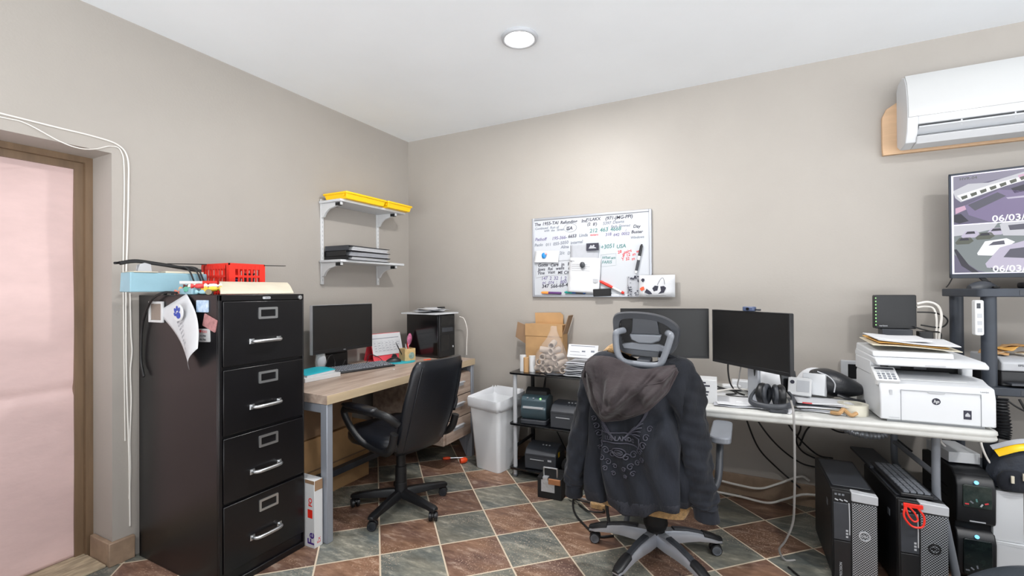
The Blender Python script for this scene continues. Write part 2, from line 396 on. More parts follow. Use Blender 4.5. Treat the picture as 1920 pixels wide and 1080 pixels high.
# ---------------------------------------------------------------- filing cabinet and what lies on it
CT = 1.34; CX0, CX1, CY0, CY1 = -2.79, -2.10, 1.218, 1.66
t = thing('filing_cabinet', 'tall black four-drawer steel filing cabinet beside the doorway', 'filing cabinet', (-2.445, 1.439, 0))
hx, hy = (CX1 - CX0) / 2, (CY1 - CY0) / 2
b = B(); b.box(-hx, -hy, 0, hx - .012, hy, CT); b.box(hx - .012, -hy, 0, hx, -hy + .016, CT); b.box(hx - .012, hy - .008, 0, hx, hy, CT); b.box(hx - .012, -hy, CT - .03, hx, hy, CT); b.box(hx - .012, -hy, 0, hx, hy, .03)
b.build('body', 'cab', t, bevel=.003)
for z0, z1 in ((1.013, 1.308), (.702, .997), (.396, .688), (.082, .382)):
    dz = z1 - z0
    d = B().box(hx - .011, -hy + .018, z0, hx + .004, hy - .010, z1).build('drawer', 'cab', t, bevel=.003)
    b = B(); zc = z0 + dz * .80; yc = .013
    o = rrect(.10, .056, .004, 2); i_ = rrect(.078, .034, .002, 2)
    A = [b.v((hx + .004, yc + x, zc + y)) for x, y in o]; Ao = [b.v((hx + .009, yc + x, zc + y)) for x, y in o]; Ai = [b.v((hx + .009, yc + x, zc + y)) for x, y in i_]; Ab = [b.v((hx + .005, yc + x, zc + y)) for x, y in i_]
    for P, Q in ((A, Ao), (Ao, Ai), (Ai, Ab)):
        for k in range(len(P)): b.face((P[k], P[(k + 1) % len(P)], Q[(k + 1) % len(P)], Q[k]))
    b.build('label_holder', 'chrome', d)
    b = B(); zc = z0 + dz * .355
    b.tube([(hx + .003, -.07, zc), (hx + .026, -.066, zc), (hx + .036, -.045, zc), (hx + .038, .0, zc), (hx + .036, .045, zc), (hx + .026, .066, zc), (hx + .003, .07, zc)], .0085, n=10, flat=1.0)
    b.rbox(hx + .003, -.082, zc - .012, hx + .008, -.058, zc + .012, .003); b.rbox(hx + .003, .058, zc - .012, hx + .008, .082, zc + .012, .003)
    b.build('handle', 'chrome', d)
b = B(); b.cyl((hx, hy - .026, CT - .018), (hx + .006, hy - .026, CT - .018), .011); b.cyl((hx + .006, hy - .026, CT - .018), (hx + .009, hy - .026, CT - .018), .007); b.build('lock', 'chrome', t)
b = B(); b.rbox(hx, -.012, CT - .023, hx + .003, .028, CT - .011, .004, axis='x'); b.build('nameplate', 'lgrey', t)
b = B()
b.text('HON', .011, T(hx + .003, .0, CT - .0215) @ Matrix(((0, 0, 1, 0), (1, 0, 0, 0), (0, 1, 0, 0), (0, 0, 0, 1))), mi=0); b.build('nameplate_lettering', 'ink', t)

ys = CY0
# things held on the side of the cabinet (its face looks toward -y)
t = thing('picture_frame', 'small white magnetic photo frame on the side of the filing cabinet', 'frame', (-2.607, ys, 1.256))
b = B()
for x0, z0, x1, z1 in ((-.064, -.052, -.050, .052), (.050, -.052, .064, .052), (-.05, .040, .05, .052), (-.05, -.052, .05, -.040)): b.box(x0, -.012, z0, x1, -.001, z1)
b.build('frame_border', 'white', t, bevel=.002); B().box(-.05, -.006, -.04, .05, -.001, .04).build('photo', pm('faded_photo', (140, 128, 118), .5), t)
# curling note: hangs from the top edge, bows away from the cabinet
def note(u, v):
    # u across, v downwards; corners follow a sheet hung by one tilted corner
    a, b_, c, d_ = Vector((-2.605, 1.255)), Vector((-2.345, 1.345)), Vector((-2.150, 1.105)), Vector((-2.285, .995))
    p = a.lerp(b_, u).lerp(d_.lerp(c, u), v)
    p += Vector((.04, .01)) * math.sin(v * PI) * (1 - .2 * u)
    return (p.x, ys - .004 - .045 * math.sin(u * 2.2) * v - .02 * v * v, p.y)
t = thing('note', 'curling white note hanging from the top edge of the filing cabinet', 'note', (0, 0, 0))
b = B(); b.grid(note, 14, 18); b.build('sheet', 'paper', t, solid=.0008)
b = B()
wr = lambda p: (lambda q: (q[0], q[1] - .0016, q[2]))(note(min(1, max(0, p.x)), min(1, max(0, p.y))))
for k in range(9):
    v0 = .34 + k * .058
    b.text(('meet w/ 2 b', 'ok - 14 ct', 'stock 7 x 9', 'call on fri', 'pick up 3', 'pads', '12 x blue', 'tape', 'lids 4')[k], .05, Matrix(((1, 0, 0, .30 - .02 * k), (0, -1, 0, v0), (0, 0, 1, 0), (0, 0, 0, 1))), warp=wr, depth=0, shear=.2)
b.build('writing', 'inkgrey', t)
t = thing('paw_magnet', 'round white magnet with a blue paw print pinning the note', 'magnet', (-2.345, ys - .036, 1.258))
B().cyl((0, 0, 0), (0, -.008, 0), .040, n=36).build('disc', 'white', t, bevel=.002)
b = B()
for x, z, rx, rz, a in ((.010, -.012, .017, .015, -20), (-.018, -.008, .0065, .010, 50), (-.016, .010, .007, .012, 30), (-.001, .020, .007, .012, 5), (.016, .014, .0065, .011, -15)):
    pts = []
    for k in range(20):
        q = 2 * PI * k / 20; X, Z = rx * math.cos(q), rz * math.sin(q); c, s_ = math.cos(math.radians(a)), math.sin(math.radians(a))
        pts.append((x + X * c - Z * s_, z + X * s_ + Z * c))
    b.prism(pts, -.0098, -.0075, 'y')
b.build('paw_print', pm('paw_blue', (22, 60, 160), .3), t)
def magnet(name, x, z, w, h, mt, label, rz=0, cat='magnet', lift=.004):
    t = thing(name, label, cat, (x, ys - .001, z)); b = B(T(ry=rz)); b.rbox(-w / 2, -lift, -h / 2, w / 2, 0, h / 2, .004, axis='y'); b.build('plate', mt, t); return t
magnet('fridge_magnet', -2.218, 1.288, .092, .055, pm('sky_picture', (120, 160, 200), .35, noise=(40, .3), rgb2=(215, 228, 240)), 'small blue picture magnet near the cabinet top, right of the note')
t = magnet('fridge_magnet', -2.16, 1.213, .10, .058, pm('dusky_pink', (196, 140, 140), .4, noise=(50, .25)), 'dusky pink picture magnet tilted at the cabinet edge', 18)
t = magnet('magnet_card', -2.205, 1.155, .088, .06, 'white', 'small white business card magnet with red heading on the cabinet side', -2, 'magnet', .002)
b = B(); mt = T(-.04, -.0026, .012, 90); b.text('\u2665VIDEO', .015, mt, depth=.0002); b.build('red_heading', 'inkred', t)
b = B(); b.text('212-7940', .013, T(-.036, -.0026, -.007, 90), depth=.0002); b.text('486-7940', .013, T(-.036, -.0026, -.024, 90), depth=.0002); b.build('card_lettering', 'ink', t)

# impulse sealer: pale blue, sticking out over the doorway side
t = thing('impulse_sealer', 'pale blue impulse heat sealer with black lever on the filing cabinet', 'heat sealer', (-2.59, 1.29, CT))
b = B(); b.loft([[(-.05, -.215, .015), (.05, -.215, .015), (.05, .13, .015), (-.05, .13, .015)], [(-.045, -.212, .108), (.045, -.212, .108), (.045, .127, .108), (-.045, .127, .108)]]); b.build('body', 'blue', t, bevel=.004)
b = B(); b.box(-.05, -.2, .108, .05, -.1, .113); b.box(-.02, -.06, .108, .03, .12, .118); b.build('sealing_bed', 'cream', t, bevel=.002)
b = B(); b.prism([(-.175, .108), (-.115, .108), (-.12, .148), (-.145, .155), (-.165, .148)], .020, .026, 'x'); b.prism([(-.16, .108), (-.12, .108), (-.125, .145), (-.145, .15), (-.155, .145)], -.03, -.024, 'x'); b.cyl((-.035, -.14, .135), (.025, -.14, .135), .006, n=12); b.build('bracket', 'lgrey', t, bevel=.001)
b = B(); b.tube([(-.01, -.23, .150), (-.01, -.17, .163), (0, -.1, .156), (.005, 0, .142), (.01, .115, .124)], .008, n=10, flat=1.3); b.tube([(-.02, -.245, .150), (-.04, -.2, .156), (-.01, -.17, .160)], .006, n=8); b.build('lever', 'softblack', t)
for s_ in (-.02, .01): pass
b = B()
for q in (0, .028, .04): b.tube([(.01, -.02 + q * 1.2, .145), (.045, .03 + q * 1.2, .135), (.058, .055 + q * 1.2, .07), (.062, .065 + q * 1.2, .012)], .004)
b.build('power_lead', 'cableb', t)
for y_ in (-.19, .10):
    for x_ in (-.035, .035): B().cyl((x_, y_ if y_ > 0 else -.03, .001), (x_, y_ if y_ > 0 else -.03, .016), .008, n=12).build('foot', 'softblack', t)
cable('sealer_cable', [(-2.40, 1.20, 1.35), (-2.50, 1.19, 1.35), (-2.62, 1.195, 1.31), (-2.71, 1.2, 1.2), (-2.74, 1.205, 1.06), (-2.735, 1.205, .99), (-2.70, 1.2, .93)], .006, 'cableb', 'black power cord drooping down the back edge of the filing cabinet')
t = thing('switch_box', 'small pale blue switch box on the cabinet front of the heat sealer', 'switch box', (-2.36, 1.262, CT)); B().box(-.055, -.045, 0.002, .055, .045, .032).build('case', 'blue', t, bevel=.004); B().cyl((.0, -.045, .02), (0, -.048, .02), .007, n=12).build('knob', 'softblack', t)

# red crate
t = thing('crate', 'small red plastic mesh crate on top of the filing cabinet', 'crate', (-2.535, 1.552, CT), 0)
w_, d_, h_ = .125, .10, .165
b = B()
for z0, z1 in ((0, .012), (h_ - .03, h_)):
    for x0, y0, x1, y1 in ((-w_, -d_, w_, -d_ + .006), (-w_, d_ - .006, w_, d_), (-w_, -d_, -w_ + .006, d_), (w_ - .006, -d_, w_, d_)): b.box(x0, y0, z0, x1, y1, z1)
b.box(-w_, -d_, 0, w_, d_, .005)
for z_ in (.05, .09):
    for x0, y0, x1, y1 in ((-w_, -d_, w_, -d_ + .005), (-w_, d_ - .005, w_, d_), (-w_, -d_, -w_ + .005, d_), (w_ - .005, -d_, w_, d_)): b.box(x0, y0, z_, x1, y1, z_ + .012)
for k in range(11):
    x = -w_ + (2 * w_ - .008) * k / 10; ww = .03 if k in (0, 10) else .008; x = x if k < 10 else w_ - .03
    b.box(x, -d_ - .001, 0, x + ww, -d_ + .005, h_ - .01); b.box(x, d_ - .005, 0, x + ww, d_ + .001, h_ - .01)
for k in range(9):
    y = -d_ + (2 * d_ - .008) * k / 8; ww = .024 if k in (0, 8) else .008; y = y if k < 8 else d_ - .024
    b.box(w_ - .005, y, 0, w_ + .001, y + ww, h_ - .01); b.box(-w_ - .001, y, 0, -w_ + .005, y + ww, h_ - .01)
b.build('basket', 'red', t)
for k, (x, y, z, c) in enumerate(((-.06, -.05, .03, 'ink'), (-.05, .04, .07, 'inkblue'), (.04, -.05, .05, 'white'), (.06, .05, .10, 'dark'))):
    o = thing('spool', ('black', 'blue', 'white', 'dark grey')[k] + ' item seen through the mesh of the red crate', 'spool', (-2.535 + x, 1.552 + y, CT + .006), 0)
    B().lathe([(.028, 0), (.03, .004), (.024, .01), (.024, z), (.03, z + .006), (.028, z + .01)], n=16).build('spool_body', c, o)
tag(B().box(-.012, -.33, -.002, .012, .33, .002).build('metal_strip', 'softblack', loc=(-2.62, 1.60, CT + .1675), rot=(0.028, 0, 0)), 'long thin dark metal strip lying across the back of the red crate', 'strip')
# cream folder propped up on its back edge, sweets, marker, papers
def folder(u, v):
    y = 1.235 + u * .375 + .02 * v ; x = -2.115 - .205 * v; z = CT + .004 + .058 * v + .008 * math.sin(v * PI)
    return (x, y + (.095) * v, z)
tag(B().grid(folder, 8, 6).build('folder', 'cream', solid=.006, bevel=.001), 'cream folder propped at a slant on the front of the filing cabinet', 'folder')
b = B(); b.text('~ -- .~ -.- ~', .05, Matrix(((0, -1, 0, -2.19), (1, 0, 0, 1.33), (.0, .28, 1, CT + .034), (0, 0, 0, 1))), depth=.0003)
b.bm.free()
cols = [(210, 120, 100), (225, 170, 120), (120, 60, 50), (196, 214, 170), (90, 160, 140), (235, 225, 210), (60, 52, 50), (250, 190, 40), (200, 60, 60), (150, 190, 200), (230, 150, 140), (245, 235, 225), (120, 110, 90), (220, 190, 60)]
rnd = random.Random(3)
cn = ['coral', 'peach', 'maroon', 'pale green', 'sea green', 'ivory', 'black', 'amber', 'red', 'pale blue', 'pink', 'white', 'olive', 'gold']
for k, c in enumerate(cols):
    x = -2.43 + .0175 * k; y = 1.243 + .010 * (k % 4)
    o = thing('candy_wrapper', cn[k] + ' crumpled wrapper in the heap beside the cream folder', 'wrapper', (x, y, CT + .013 + .014 * (k % 3)), rnd.uniform(0, 180), 'wrappers heaped on the filing cabinet')
    b = B(); b.lathe([(.013, -.034), (.011, -.028), (.004, -.022), (.011, -.014), (.012, 0), (.011, .014), (.004, .022), (.012, .028), (.014, .034)], axis='x', n=10, sy=1, sx=1); b.build('twist', pm('wrapper_' + cn[k].replace(' ', '_'), c, .35), o)
t = thing('marker', 'red capped white marker lying on the heap of wrappers', 'marker', (-2.36, 1.27, CT + .058), 62); b = B(); b.cyl((-.07, 0, 0), (.02, 0, 0), .008, n=14); b.build('barrel', 'white', t); B().cyl((.02, 0, 0), (.08, 0, 0), .0092, n=14).build('cap', 'red', t)
for k, (x, y, r_) in enumerate(((-2.33, 1.60, 12), (-2.28, 1.59, -8))):
    tag(sheet(x, y, CT + .006 + .02 * k, .2, .1, 90 + r_, .012, k).build('leaflet', ('paper', 'greypaper')[k], solid=.001), ('white leaflet', 'grey creased leaflet')[k] + ' at the far front corner of the cabinet top', 'leaflet')

# ---------------------------------------------------------------- wall shelf unit
t = thing('wall_shelf', 'white two-tier bracket shelf on the left wall above the desk', 'shelf', (XL, 2.67, 0))
for y in (2.382, 2.958):
    r = B().box(.0, y - 2.67 - .012, 1.405, .014, y - 2.67 + .012, 2.04).build('rail', 'white', t, bevel=.002)
    b = B()
    for z in range(18): b.box(.0141, y - 2.67 - .003, 1.43 + .033 * z, .0146, y - 2.67 + .003, 1.445 + .033 * z)
    b.build('slot', 'lgrey', r)
for zt in (2.01, 1.572):
    for y in (2.382, 2.958):
        q = y - 2.67
        br = B().prism([(.012, zt - .006), (.215, zt - .006), (.215, zt - .028), (.16, zt - .034), (.09, zt - .05), (.055, zt - .075), (.035, zt - .105), (.012, zt - .11)], q - .009, q + .009, 'y').build('bracket', 'white', t, bevel=.002)
        B().box(.16, q - .0105, zt - .032, .206, q + .0105, zt - .009).build('bracket_clip', 'softblack', br)
    B().rbox(.006, -.315, zt - .006, .232, .385 if zt > 1.8 else .37, zt + .012, .006).build('shelf_board', 'offwhite', t, bevel=.003)
def bin_(y0, y1, x0, x1, z, label, rz):
    t = thing('tray', label, 'tray', ((x0 + x1) / 2, (y0 + y1) / 2, z), rz, 'yellow trays on the top shelf')
    w_, h_ = (x1 - x0) / 2, (y1 - y0) / 2
    b = B(); b.loft([[(x * w_ * .9, y * h_ * .94, 0) for x, y in ((-1, -1), (1, -1), (1, 1), (-1, 1))], [(x * w_, y * h_, .042) for x, y in ((-1, -1), (1, -1), (1, 1), (-1, 1))]]); b.build('tub', 'yellow', t, bevel=.004)
    b = B(); b.rbox(-w_ - .008, -h_ - .008, .036, w_ + .008, h_ + .008, .05, .01); b.build('rim', 'yellow', t, bevel=.003)
    b = B(); b.cyl((w_ * .8, -h_ - .004, .024), (w_ * .8, -h_ - .010, .024), .009, n=12); b.build('latch', 'yellow', t)
    return t
bin_(2.37, 2.77, -2.775, -2.545, 2.022, 'long yellow plastic tray lying on the top wall shelf, nearer the desk chair', 0)
bin_(2.79, 3.07, -2.775, -2.535, 2.022, 'shorter yellow plastic tray at the corner end of the top wall shelf', 0)
for k, (z, c, lab) in enumerate(((1.584, 'offwhite', 'thin white binder at the bottom of the pile on the lower wall shelf'), (1.612, 'black', 'black binder in the middle of the pile on the lower wall shelf'), (1.652, 'dark', 'dark grey binder with loose papers topmost on the lower wall shelf'))):
    t = thing('binder', lab, 'binder', (-2.69, 2.64, z), (1.5, -2, 2)[k], 'binders on the lower wall shelf')
    hh = (.026, .036, .034)[k]; cm = ('softblack', 'black', 'dark')[k]
    b = B(); b.box(-.115, -.24, 0, .115, .21, .003); b.box(-.115, -.24, hh, .115, .21, hh + .003); b.loft([[(x, -.24, 0), (x, -.24, hh + .003), (x, -.236, hh + .003), (x, -.236, 0)] for x in (-.115, .115)]); b.build('cover', cm, t)
    b = B()
    for q in range(5): b.box(-.105, -.20 + .003 * q, .004 + q * (hh - .006) / 5, .108 - .004 * (q % 2), .205 - .01 * (q % 3), .004 + (q + .7) * (hh - .006) / 5)
    b.build('pages', 'paper' if k != 1 else 'greypaper', t)
# ---------------------------------------------------------------- wooden desk by the left wall
DT = .795
t = thing('desk', 'greige wood desk with grey steel legs and drawer pedestal along the left wall', 'desk', (-2.40, 2.465, 0))
ox, oy = -2.40, 2.465
def bx(b, x0, y0, z0, x1, y1, z1): return b.box(x0 - ox, y0 - oy, z0, x1 - ox, y1 - oy, z1)
tp = bx(B(), -2.785, 1.722, DT - .05, -2.0, 3.212, DT).build('desktop', 'wood', t, bevel=.002)
bx(B(), -2.0, 1.722, DT - .049, -1.9985, 3.212, DT - .001).build('edge_band', 'edge', tp)
for y0, y1 in ((1.725, 1.765), (3.165, 3.205)):
    for x0 in (-2.055, -2.78): bx(B(), x0, y0, 0.0, x0 + .05, y1, DT - .051).build('leg', 'steel', t, bevel=.004)
    bx(B(), -2.73, y0 + .005, DT - .10, -2.055, y1 - .005, DT - .052).build('rail', 'steel', t, bevel=.003)
bx(B(), -2.42, 1.765, .16, -2.37, 3.165, .20).build('stretcher', 'dark', t, bevel=.003)
B().prism([(-.04, 0), (.0, 0), (.0, .20), (-.01, .20)], 3.166 - oy, 3.172 - oy, 'x') .bm.free()
b = B(); b.prism([(-2.055 - ox, .0), (-2.16 - ox, .19), (-2.055 - ox, .19)], 3.16 - oy, 3.20 - oy, 'y'); b.build('leg_gusset', 'steel', t)
pd = bx(B(), -2.72, 2.80, .19, -2.022, 3.16, .70).build('pedestal', 'wood', t, bevel=.002)
bx(B(), -2.72, 2.80, .70, -2.70, 3.16, DT - .051).build('pedestal_back', 'wood', t)
for z0, z1 in ((.54, .692), (.37, .532), (.20, .362)):
    dr = bx(B(), -2.022, 2.815, z0, -2.004, 3.15, z1).build('drawer', 'wood', t, bevel=.0015)
    b = B(); zc = z1 - .055; y0, y1 = 2.905 - oy, 3.045 - oy; X = -2.004 - ox
    b.prism([(X, zc + .004), (X + .022, zc + .004), (X + .022, zc - .004), (X + .004, zc - .002), (X + .004, zc - .030), (X, zc - .030)], y0, y1, 'y'); b.build('handle', 'lgrey', dr, bevel=.001)

# desk monitor
def monitor(name, label, loc, rz, w, h, bez, chin, mat_bez='black', group=None, stand=None, back=.045, tiltlogo=None, screen='screen'):
    t = thing(name, label, 'monitor', loc, rz, group)
    b = B(); b.rbox(-w / 2, 0, -h / 2, w / 2, .022, h / 2, .006, axis='y')
    b.loft([[(x * w * .42, .022, z * h * .40) for x, z in ((-1, -1), (1, -1), (1, 1), (-1, 1))], [(x * w * .28, .022 + back * .8, z * h * .26) for x, z in ((-1, -1), (1, -1), (1, 1), (-1, 1))]][::-1])
    b.build('housing', 'black', t, bevel=.002)
    b = B()
    for x0, z0, x1, z1 in ((-w / 2, -h / 2, -w / 2 + bez, h / 2), (w / 2 - bez, -h / 2, w / 2, h / 2), (-w / 2 + bez, h / 2 - bez, w / 2 - bez, h / 2), (-w / 2 + bez, -h / 2, w / 2 - bez, -h / 2 + chin)): b.box(x0, -.004, z0, x1, 0.0, z1)
    b.build('bezel', mat_bez, t, bevel=.001)
    b = B(); b.box(-w / 2 + bez, -.0015, -h / 2 + chin, w / 2 - bez, 0, h / 2 - bez); b.build('screen', screen, t)
    return t
# faces +x: local -y must map to +x -> rotate by +90
t = monitor('monitor', 'black desk monitor with a grey-edged frame on the wooden desk', (-2.60, 2.395, 1.091), 90, .545, .332, .010, .024)
b = B(); b.box(-.274, .0, -.1675, -.2715, .026, .1675); b.box(-.2715, .0, .1655, .274, .026, .1675); b.build('side_trim', 'lgrey', t)
b = B(); b.text('DELL', .010, T(-.013, -.0045, -.160, 90), depth=.0004); b.build('logo', 'lgrey', t)
b = B(); b.loft([[(x, y, -.19 - 0) for x, y in ((-.10, .075), (.10, .075), (.10, .09), (-.10, .09))], [(x, y, -.05) for x, y in ((-.06, .05), (.06, .05), (.06, .07), (-.06, .07))]]); b.loft([[(x, y, -.288) for x, y in ((-.105, .078), (.105, .078), (.105, .092), (-.105, .092))], [(x, y, -.19) for x, y in ((-.10, .075), (.10, .075), (.10, .09), (-.10, .09))]]); b.build('stand_neck', 'black', t, bevel=.004)
B().rbox(-.12, -.02, -.296, .12, .15, -.286, .02).build('stand_base', 'black', t, bevel=.003)
# small white speaker under the screen with a cable loop
t = thing('speaker', 'small white desktop speaker with grey oval grille under the desk monitor', 'speaker', (-2.64, 2.222, DT), 60)
b = B(); b.rbox(-.035, -.03, 0, .035, .035, .018, .02); b.loft([[(x * .034, y * .026, .018) for x, y in rrect(1.8, 1.8, .6)], [(x * .040, y * .03 + .004, .07) for x, y in rrect(1.8, 1.8, .6)], [(x * .030, y * .022 + .01, .13) for x, y in rrect(1.8, 1.8, .6)]]); b.build('shell', 'white', t)
b = B(); b.lathe([(.001, .0), (.026, .0), (.03, -.003)], c=(0, -.030, .07), axis='y', sy=1.45, n=24); b.build('grille', 'lgrey', t)
cable('speaker_cable', [(-2.60, 2.20, .805), (-2.585, 2.215, .84), (-2.58, 2.24, .90), (-2.60, 2.29, .905), (-2.60, 2.31, .85), (-2.57, 2.28, .81), (-2.6, 2.36, .80), (-2.62, 2.42, .85), (-2.66, 2.47, .80)], .003, 'cableb', 'thin black cable looped round the white speaker under the desk monitor')
# keyboard
t = thing('keyboard', 'black keyboard with raised keys on the wooden desk', 'keyboard', (-2.465, 2.43, DT), 74)
# long axis local x ; local -y is the near edge
kw, kh = .45, .165
b = B(); b.loft([[(-kw / 2, -kh / 2, .002), (kw / 2, -kh / 2, .002), (kw / 2, kh / 2, .002), (-kw / 2, kh / 2, .002)], [(-kw / 2 + .002, -kh / 2 + .002, .012), (kw / 2 - .002, -kh / 2 + .002, .012), (kw / 2 - .002, kh / 2 - .002, .026), (-kw / 2 + .002, kh / 2 - .002, .026)]]); b.build('case', 'black', t, bevel=.003)
for row in range(6):
    y = kh / 2 - .018 - row * .0235; z = .0255 - (kh / 2 - y) * .096
    x = -kw / 2 + .012
    widths = [.0185] * 15 + [.008] + [.0185] * 3 + [.006] + [.0185] * 4
    if row == 5: widths = [.024] * 3 + [.115] + [.024] * 4 + [.009] + [.0185] * 3 + [.006] + [.037, .0185, .0185]
    for i, w_ in enumerate(widths):
        if w_ > .01:
            k = B(); k.loft([[(x + .001, y - .009, z), (x + w_ - .001, y - .009, z), (x + w_ - .001, y + .009, z), (x + .001, y + .009, z)], [(x + .003, y - .007, z + .007), (x + w_ - .003, y - .007, z + .007), (x + w_ - .003, y + .007, z + .0075), (x + .003, y + .007, z + .0075)]])
            if row == 0 and i == 0: keys = k
            else:
                me = bpy.data.meshes.new('k'); k.bm.to_mesh(me); keys.bm.from_mesh(me); bpy.data.meshes.remove(me)
            if k is not keys: k.bm.free()
        x += w_
o = keys.build('keys', 'grey', t); o['kind'] = 'stuff'
# mousepad, mouse
t = thing('mouse_pad', 'round teal mouse pad on the wooden desk', 'mouse pad', (-2.43, 2.80, DT), 70); b = B(); b.lathe([(.001, 0), (.118, 0), (.12, .003), (.118, .006), (.001, .006)], n=40, sx=1.0, sy=.85); b.build('pad', 'teal', t)
t = thing('mouse', 'black computer mouse on the teal mouse pad', 'mouse', (-2.46, 2.755, DT + .006), 50)
b = B(); rings = []
for k in range(9):
    u = k / 8; x = -.055 + .11 * u; w_ = .032 * math.sin(PI * (.12 + .8 * u)) ** .5; h_ = .036 * math.sin(PI * (.1 + .78 * u)) ** .8
    rings.append([(x, w_ * math.cos(PI * j / 10), h_ * math.sin(PI * j / 10)) for j in range(11)])
b.loft(rings); b.build('shell', 'black', t); B().cyl((.028, -.004, .028), (.028, .004, .028), .009, n=14).build('scroll_wheel', 'dark', t)
cable('mouse_cable', [(-2.49, 2.79, .81), (-2.54, 2.74, .80), (-2.60, 2.74, .83), (-2.62, 2.66, .86), (-2.60, 2.60, .80), (-2.66, 2.52, .80)], .0025, 'cableb', 'thin black mouse cable arching in front of the desk calendar')
# books at the cabinet end of the desk
tag(B().rbox(-.11, -.13, 0, .11, .13, .026, .004).build('notebook', 'white', loc=(-2.50, 2.04, DT + .0005), rot=(0, 0, math.radians(-4)), bevel=.002), 'thick white pad lying beneath the teal notebook on the desk', 'notepad')
t = thing('notebook', 'teal spiral notebook on the white pad beside the filing cabinet', 'notebook', (-2.535, 2.045, DT + .027), 6)
b = B(); b.box(-.10, -.12, .0, .10, .12, .010); b.build('pages', 'paper', t); b = B(); b.grid(lambda u, v: (-.102 + .204 * u, -.122 + .244 * v, .011 + .012 * math.sin(PI * u) * v), 8, 8); b.build('cover', 'teal', t, solid=.0025)
# calendar: white sheet on a red stand
t = thing('desk_calendar', 'white desk calendar on a coral red easel beside the monitor', 'calendar', (-2.66, 2.86, DT), 78)
b = B(); w_ = .145
b.loft([[(x, y, z) for y, z in ((-.08, .0), (-.02, .215), (-.017, .215), (-.077, .0))] for x in (-w_, w_)]); b.loft([[(x, y, z) for y, z in ((.06, .0), (-.017, .215), (-.020, .213), (.055, .0))] for x in (-w_, w_)]); b.box(-w_, -.08, 0, w_, .06, .003); b.build('easel', pm('coral_card', (226, 76, 88), .55), t)
b = B(); b.loft([[(x, y, z) for y, z in ((-.071, .045), (-.0245, .212), (-.0265, .2125), (-.073, .045))] for x in (-w_ + .002, w_ - .002)]); b.build('month_sheet', 'paper', t)
b = B()
sl = lambda x, s_: (x, -.0735 + .0465 * s_ - .0006, .045 + .167 * s_)
def quad(x0, s0, x1, s1): b.poly([sl(x0, s0), sl(x1, s0), sl(x1, s1), sl(x0, s1)])
quad(-.13, .775, .12, .80)
for k in range(5): quad(-.125, .16 + .12 * k, .125, .163 + .12 * k)
for k in range(8): quad(-.125 + .0357 * k, .16, -.1242 + .0357 * k, .66)
rnd = random.Random(5)
for k in range(36):
    x = -.12 + .0357 * (k % 7); s0 = .2 + .12 * (k // 7 % 4); quad(x, s0, x + rnd.uniform(.008, .026), s0 + .018)
b.build('month_print', 'inkgrey', t)
# pen holder with brush and pens
t = thing('pen_holder', 'bamboo pen holder with round green and white picture on the desk', 'pen holder', (-2.425, 2.875, DT), 72)
b = B()
for x0, y0, x1, y1 in ((-.048, -.045, .048, -.040), (-.048, .040, .048, .045), (-.048, -.040, -.043, .040), (.043, -.040, .048, .040)): b.box(x0, y0, 0, x1, y1, .10)
b.box(-.043, -.04, 0, .043, .04, .004); b.build('box', pm('bamboo', (214, 182, 128), .55, noise=(30, .12)), t, bevel=.001)
b = B(); b.cyl((.012, -.045, .045), (.012, -.047, .045), .026, n=24); b.build('round_picture', pm('sage', (150, 176, 166), .5, noise=(40, .3)), t)
def up_pen(x, y, z, h, r_, mt, lab, dx=0, dy=0, cat='pen', nm='pen'):
    o = thing(nm, lab, cat, (x, y, z)); b = B(); b.cyl((0, 0, 0), (dx, dy, h * .8), r_, n=10); b.cyl((dx, dy, h * .8), (dx * 1.25, dy * 1.25, h), r_, r_ * .4, n=10); b.build('barrel', mt, o); return o
up_pen(-2.44, 2.86, DT + .006, .15, .004, 'black', 'black pen leaning left in the bamboo pen holder', -.01, -.07)
up_pen(-2.43, 2.885, DT + .006, .13, .0045, 'white', 'white pen standing in the bamboo pen holder', 0, -.02)
up_pen(-2.415, 2.90, DT + .006, .14, .004, 'red', 'red pen standing in the bamboo pen holder', 0, -.03)
o = thing('hair_brush', 'pink hair brush with oval head standing in the bamboo pen holder', 'brush', (-2.42, 2.868, DT + .006)); B().tube([(0, 0, 0), (.0, .012, .10), (0, .02, .13)], .006).build('handle', pm('pink_plastic', (226, 150, 180), .4), o); b = B(T(0, .03, .165, -10)); b.lathe([(.001, -.012), (.02, -.010), (.028, 0), (.02, .008), (.001, .01)], axis='x', sy=1.7, n=20); b.build('head', pm('pink_head', (214, 120, 160), .45, noise=(60, .4)), o)
t = thing('tape_dispenser', 'small black desk tape holder beside the mouse pad and pen holder', 'tape dispenser', (-2.52, 2.85, DT), 60); b = B(); b.prism([(-.03, 0), (.03, 0), (.032, .012), (.012, .02), (.0, .05), (-.022, .055), (-.034, .03)], -.012, .012, 'y'); b.build('holder', 'black', t, bevel=.002)
tag(B().cyl((-.03, 0, .004), (.03, .0, .004), .004, n=10).build('pencil', 'orange', loc=(-2.30, 2.97, DT), rot=(0, 0, 1.0)), 'short orange pencil lying by the black tower on the desk', 'pencil')
tag(B().cyl((0, 0, 0), (0, 0, .003), .007, n=16).build('cap', 'white', loc=(-2.24, 2.51, DT)), 'small white round cap on the front of the wooden desk', 'cap')
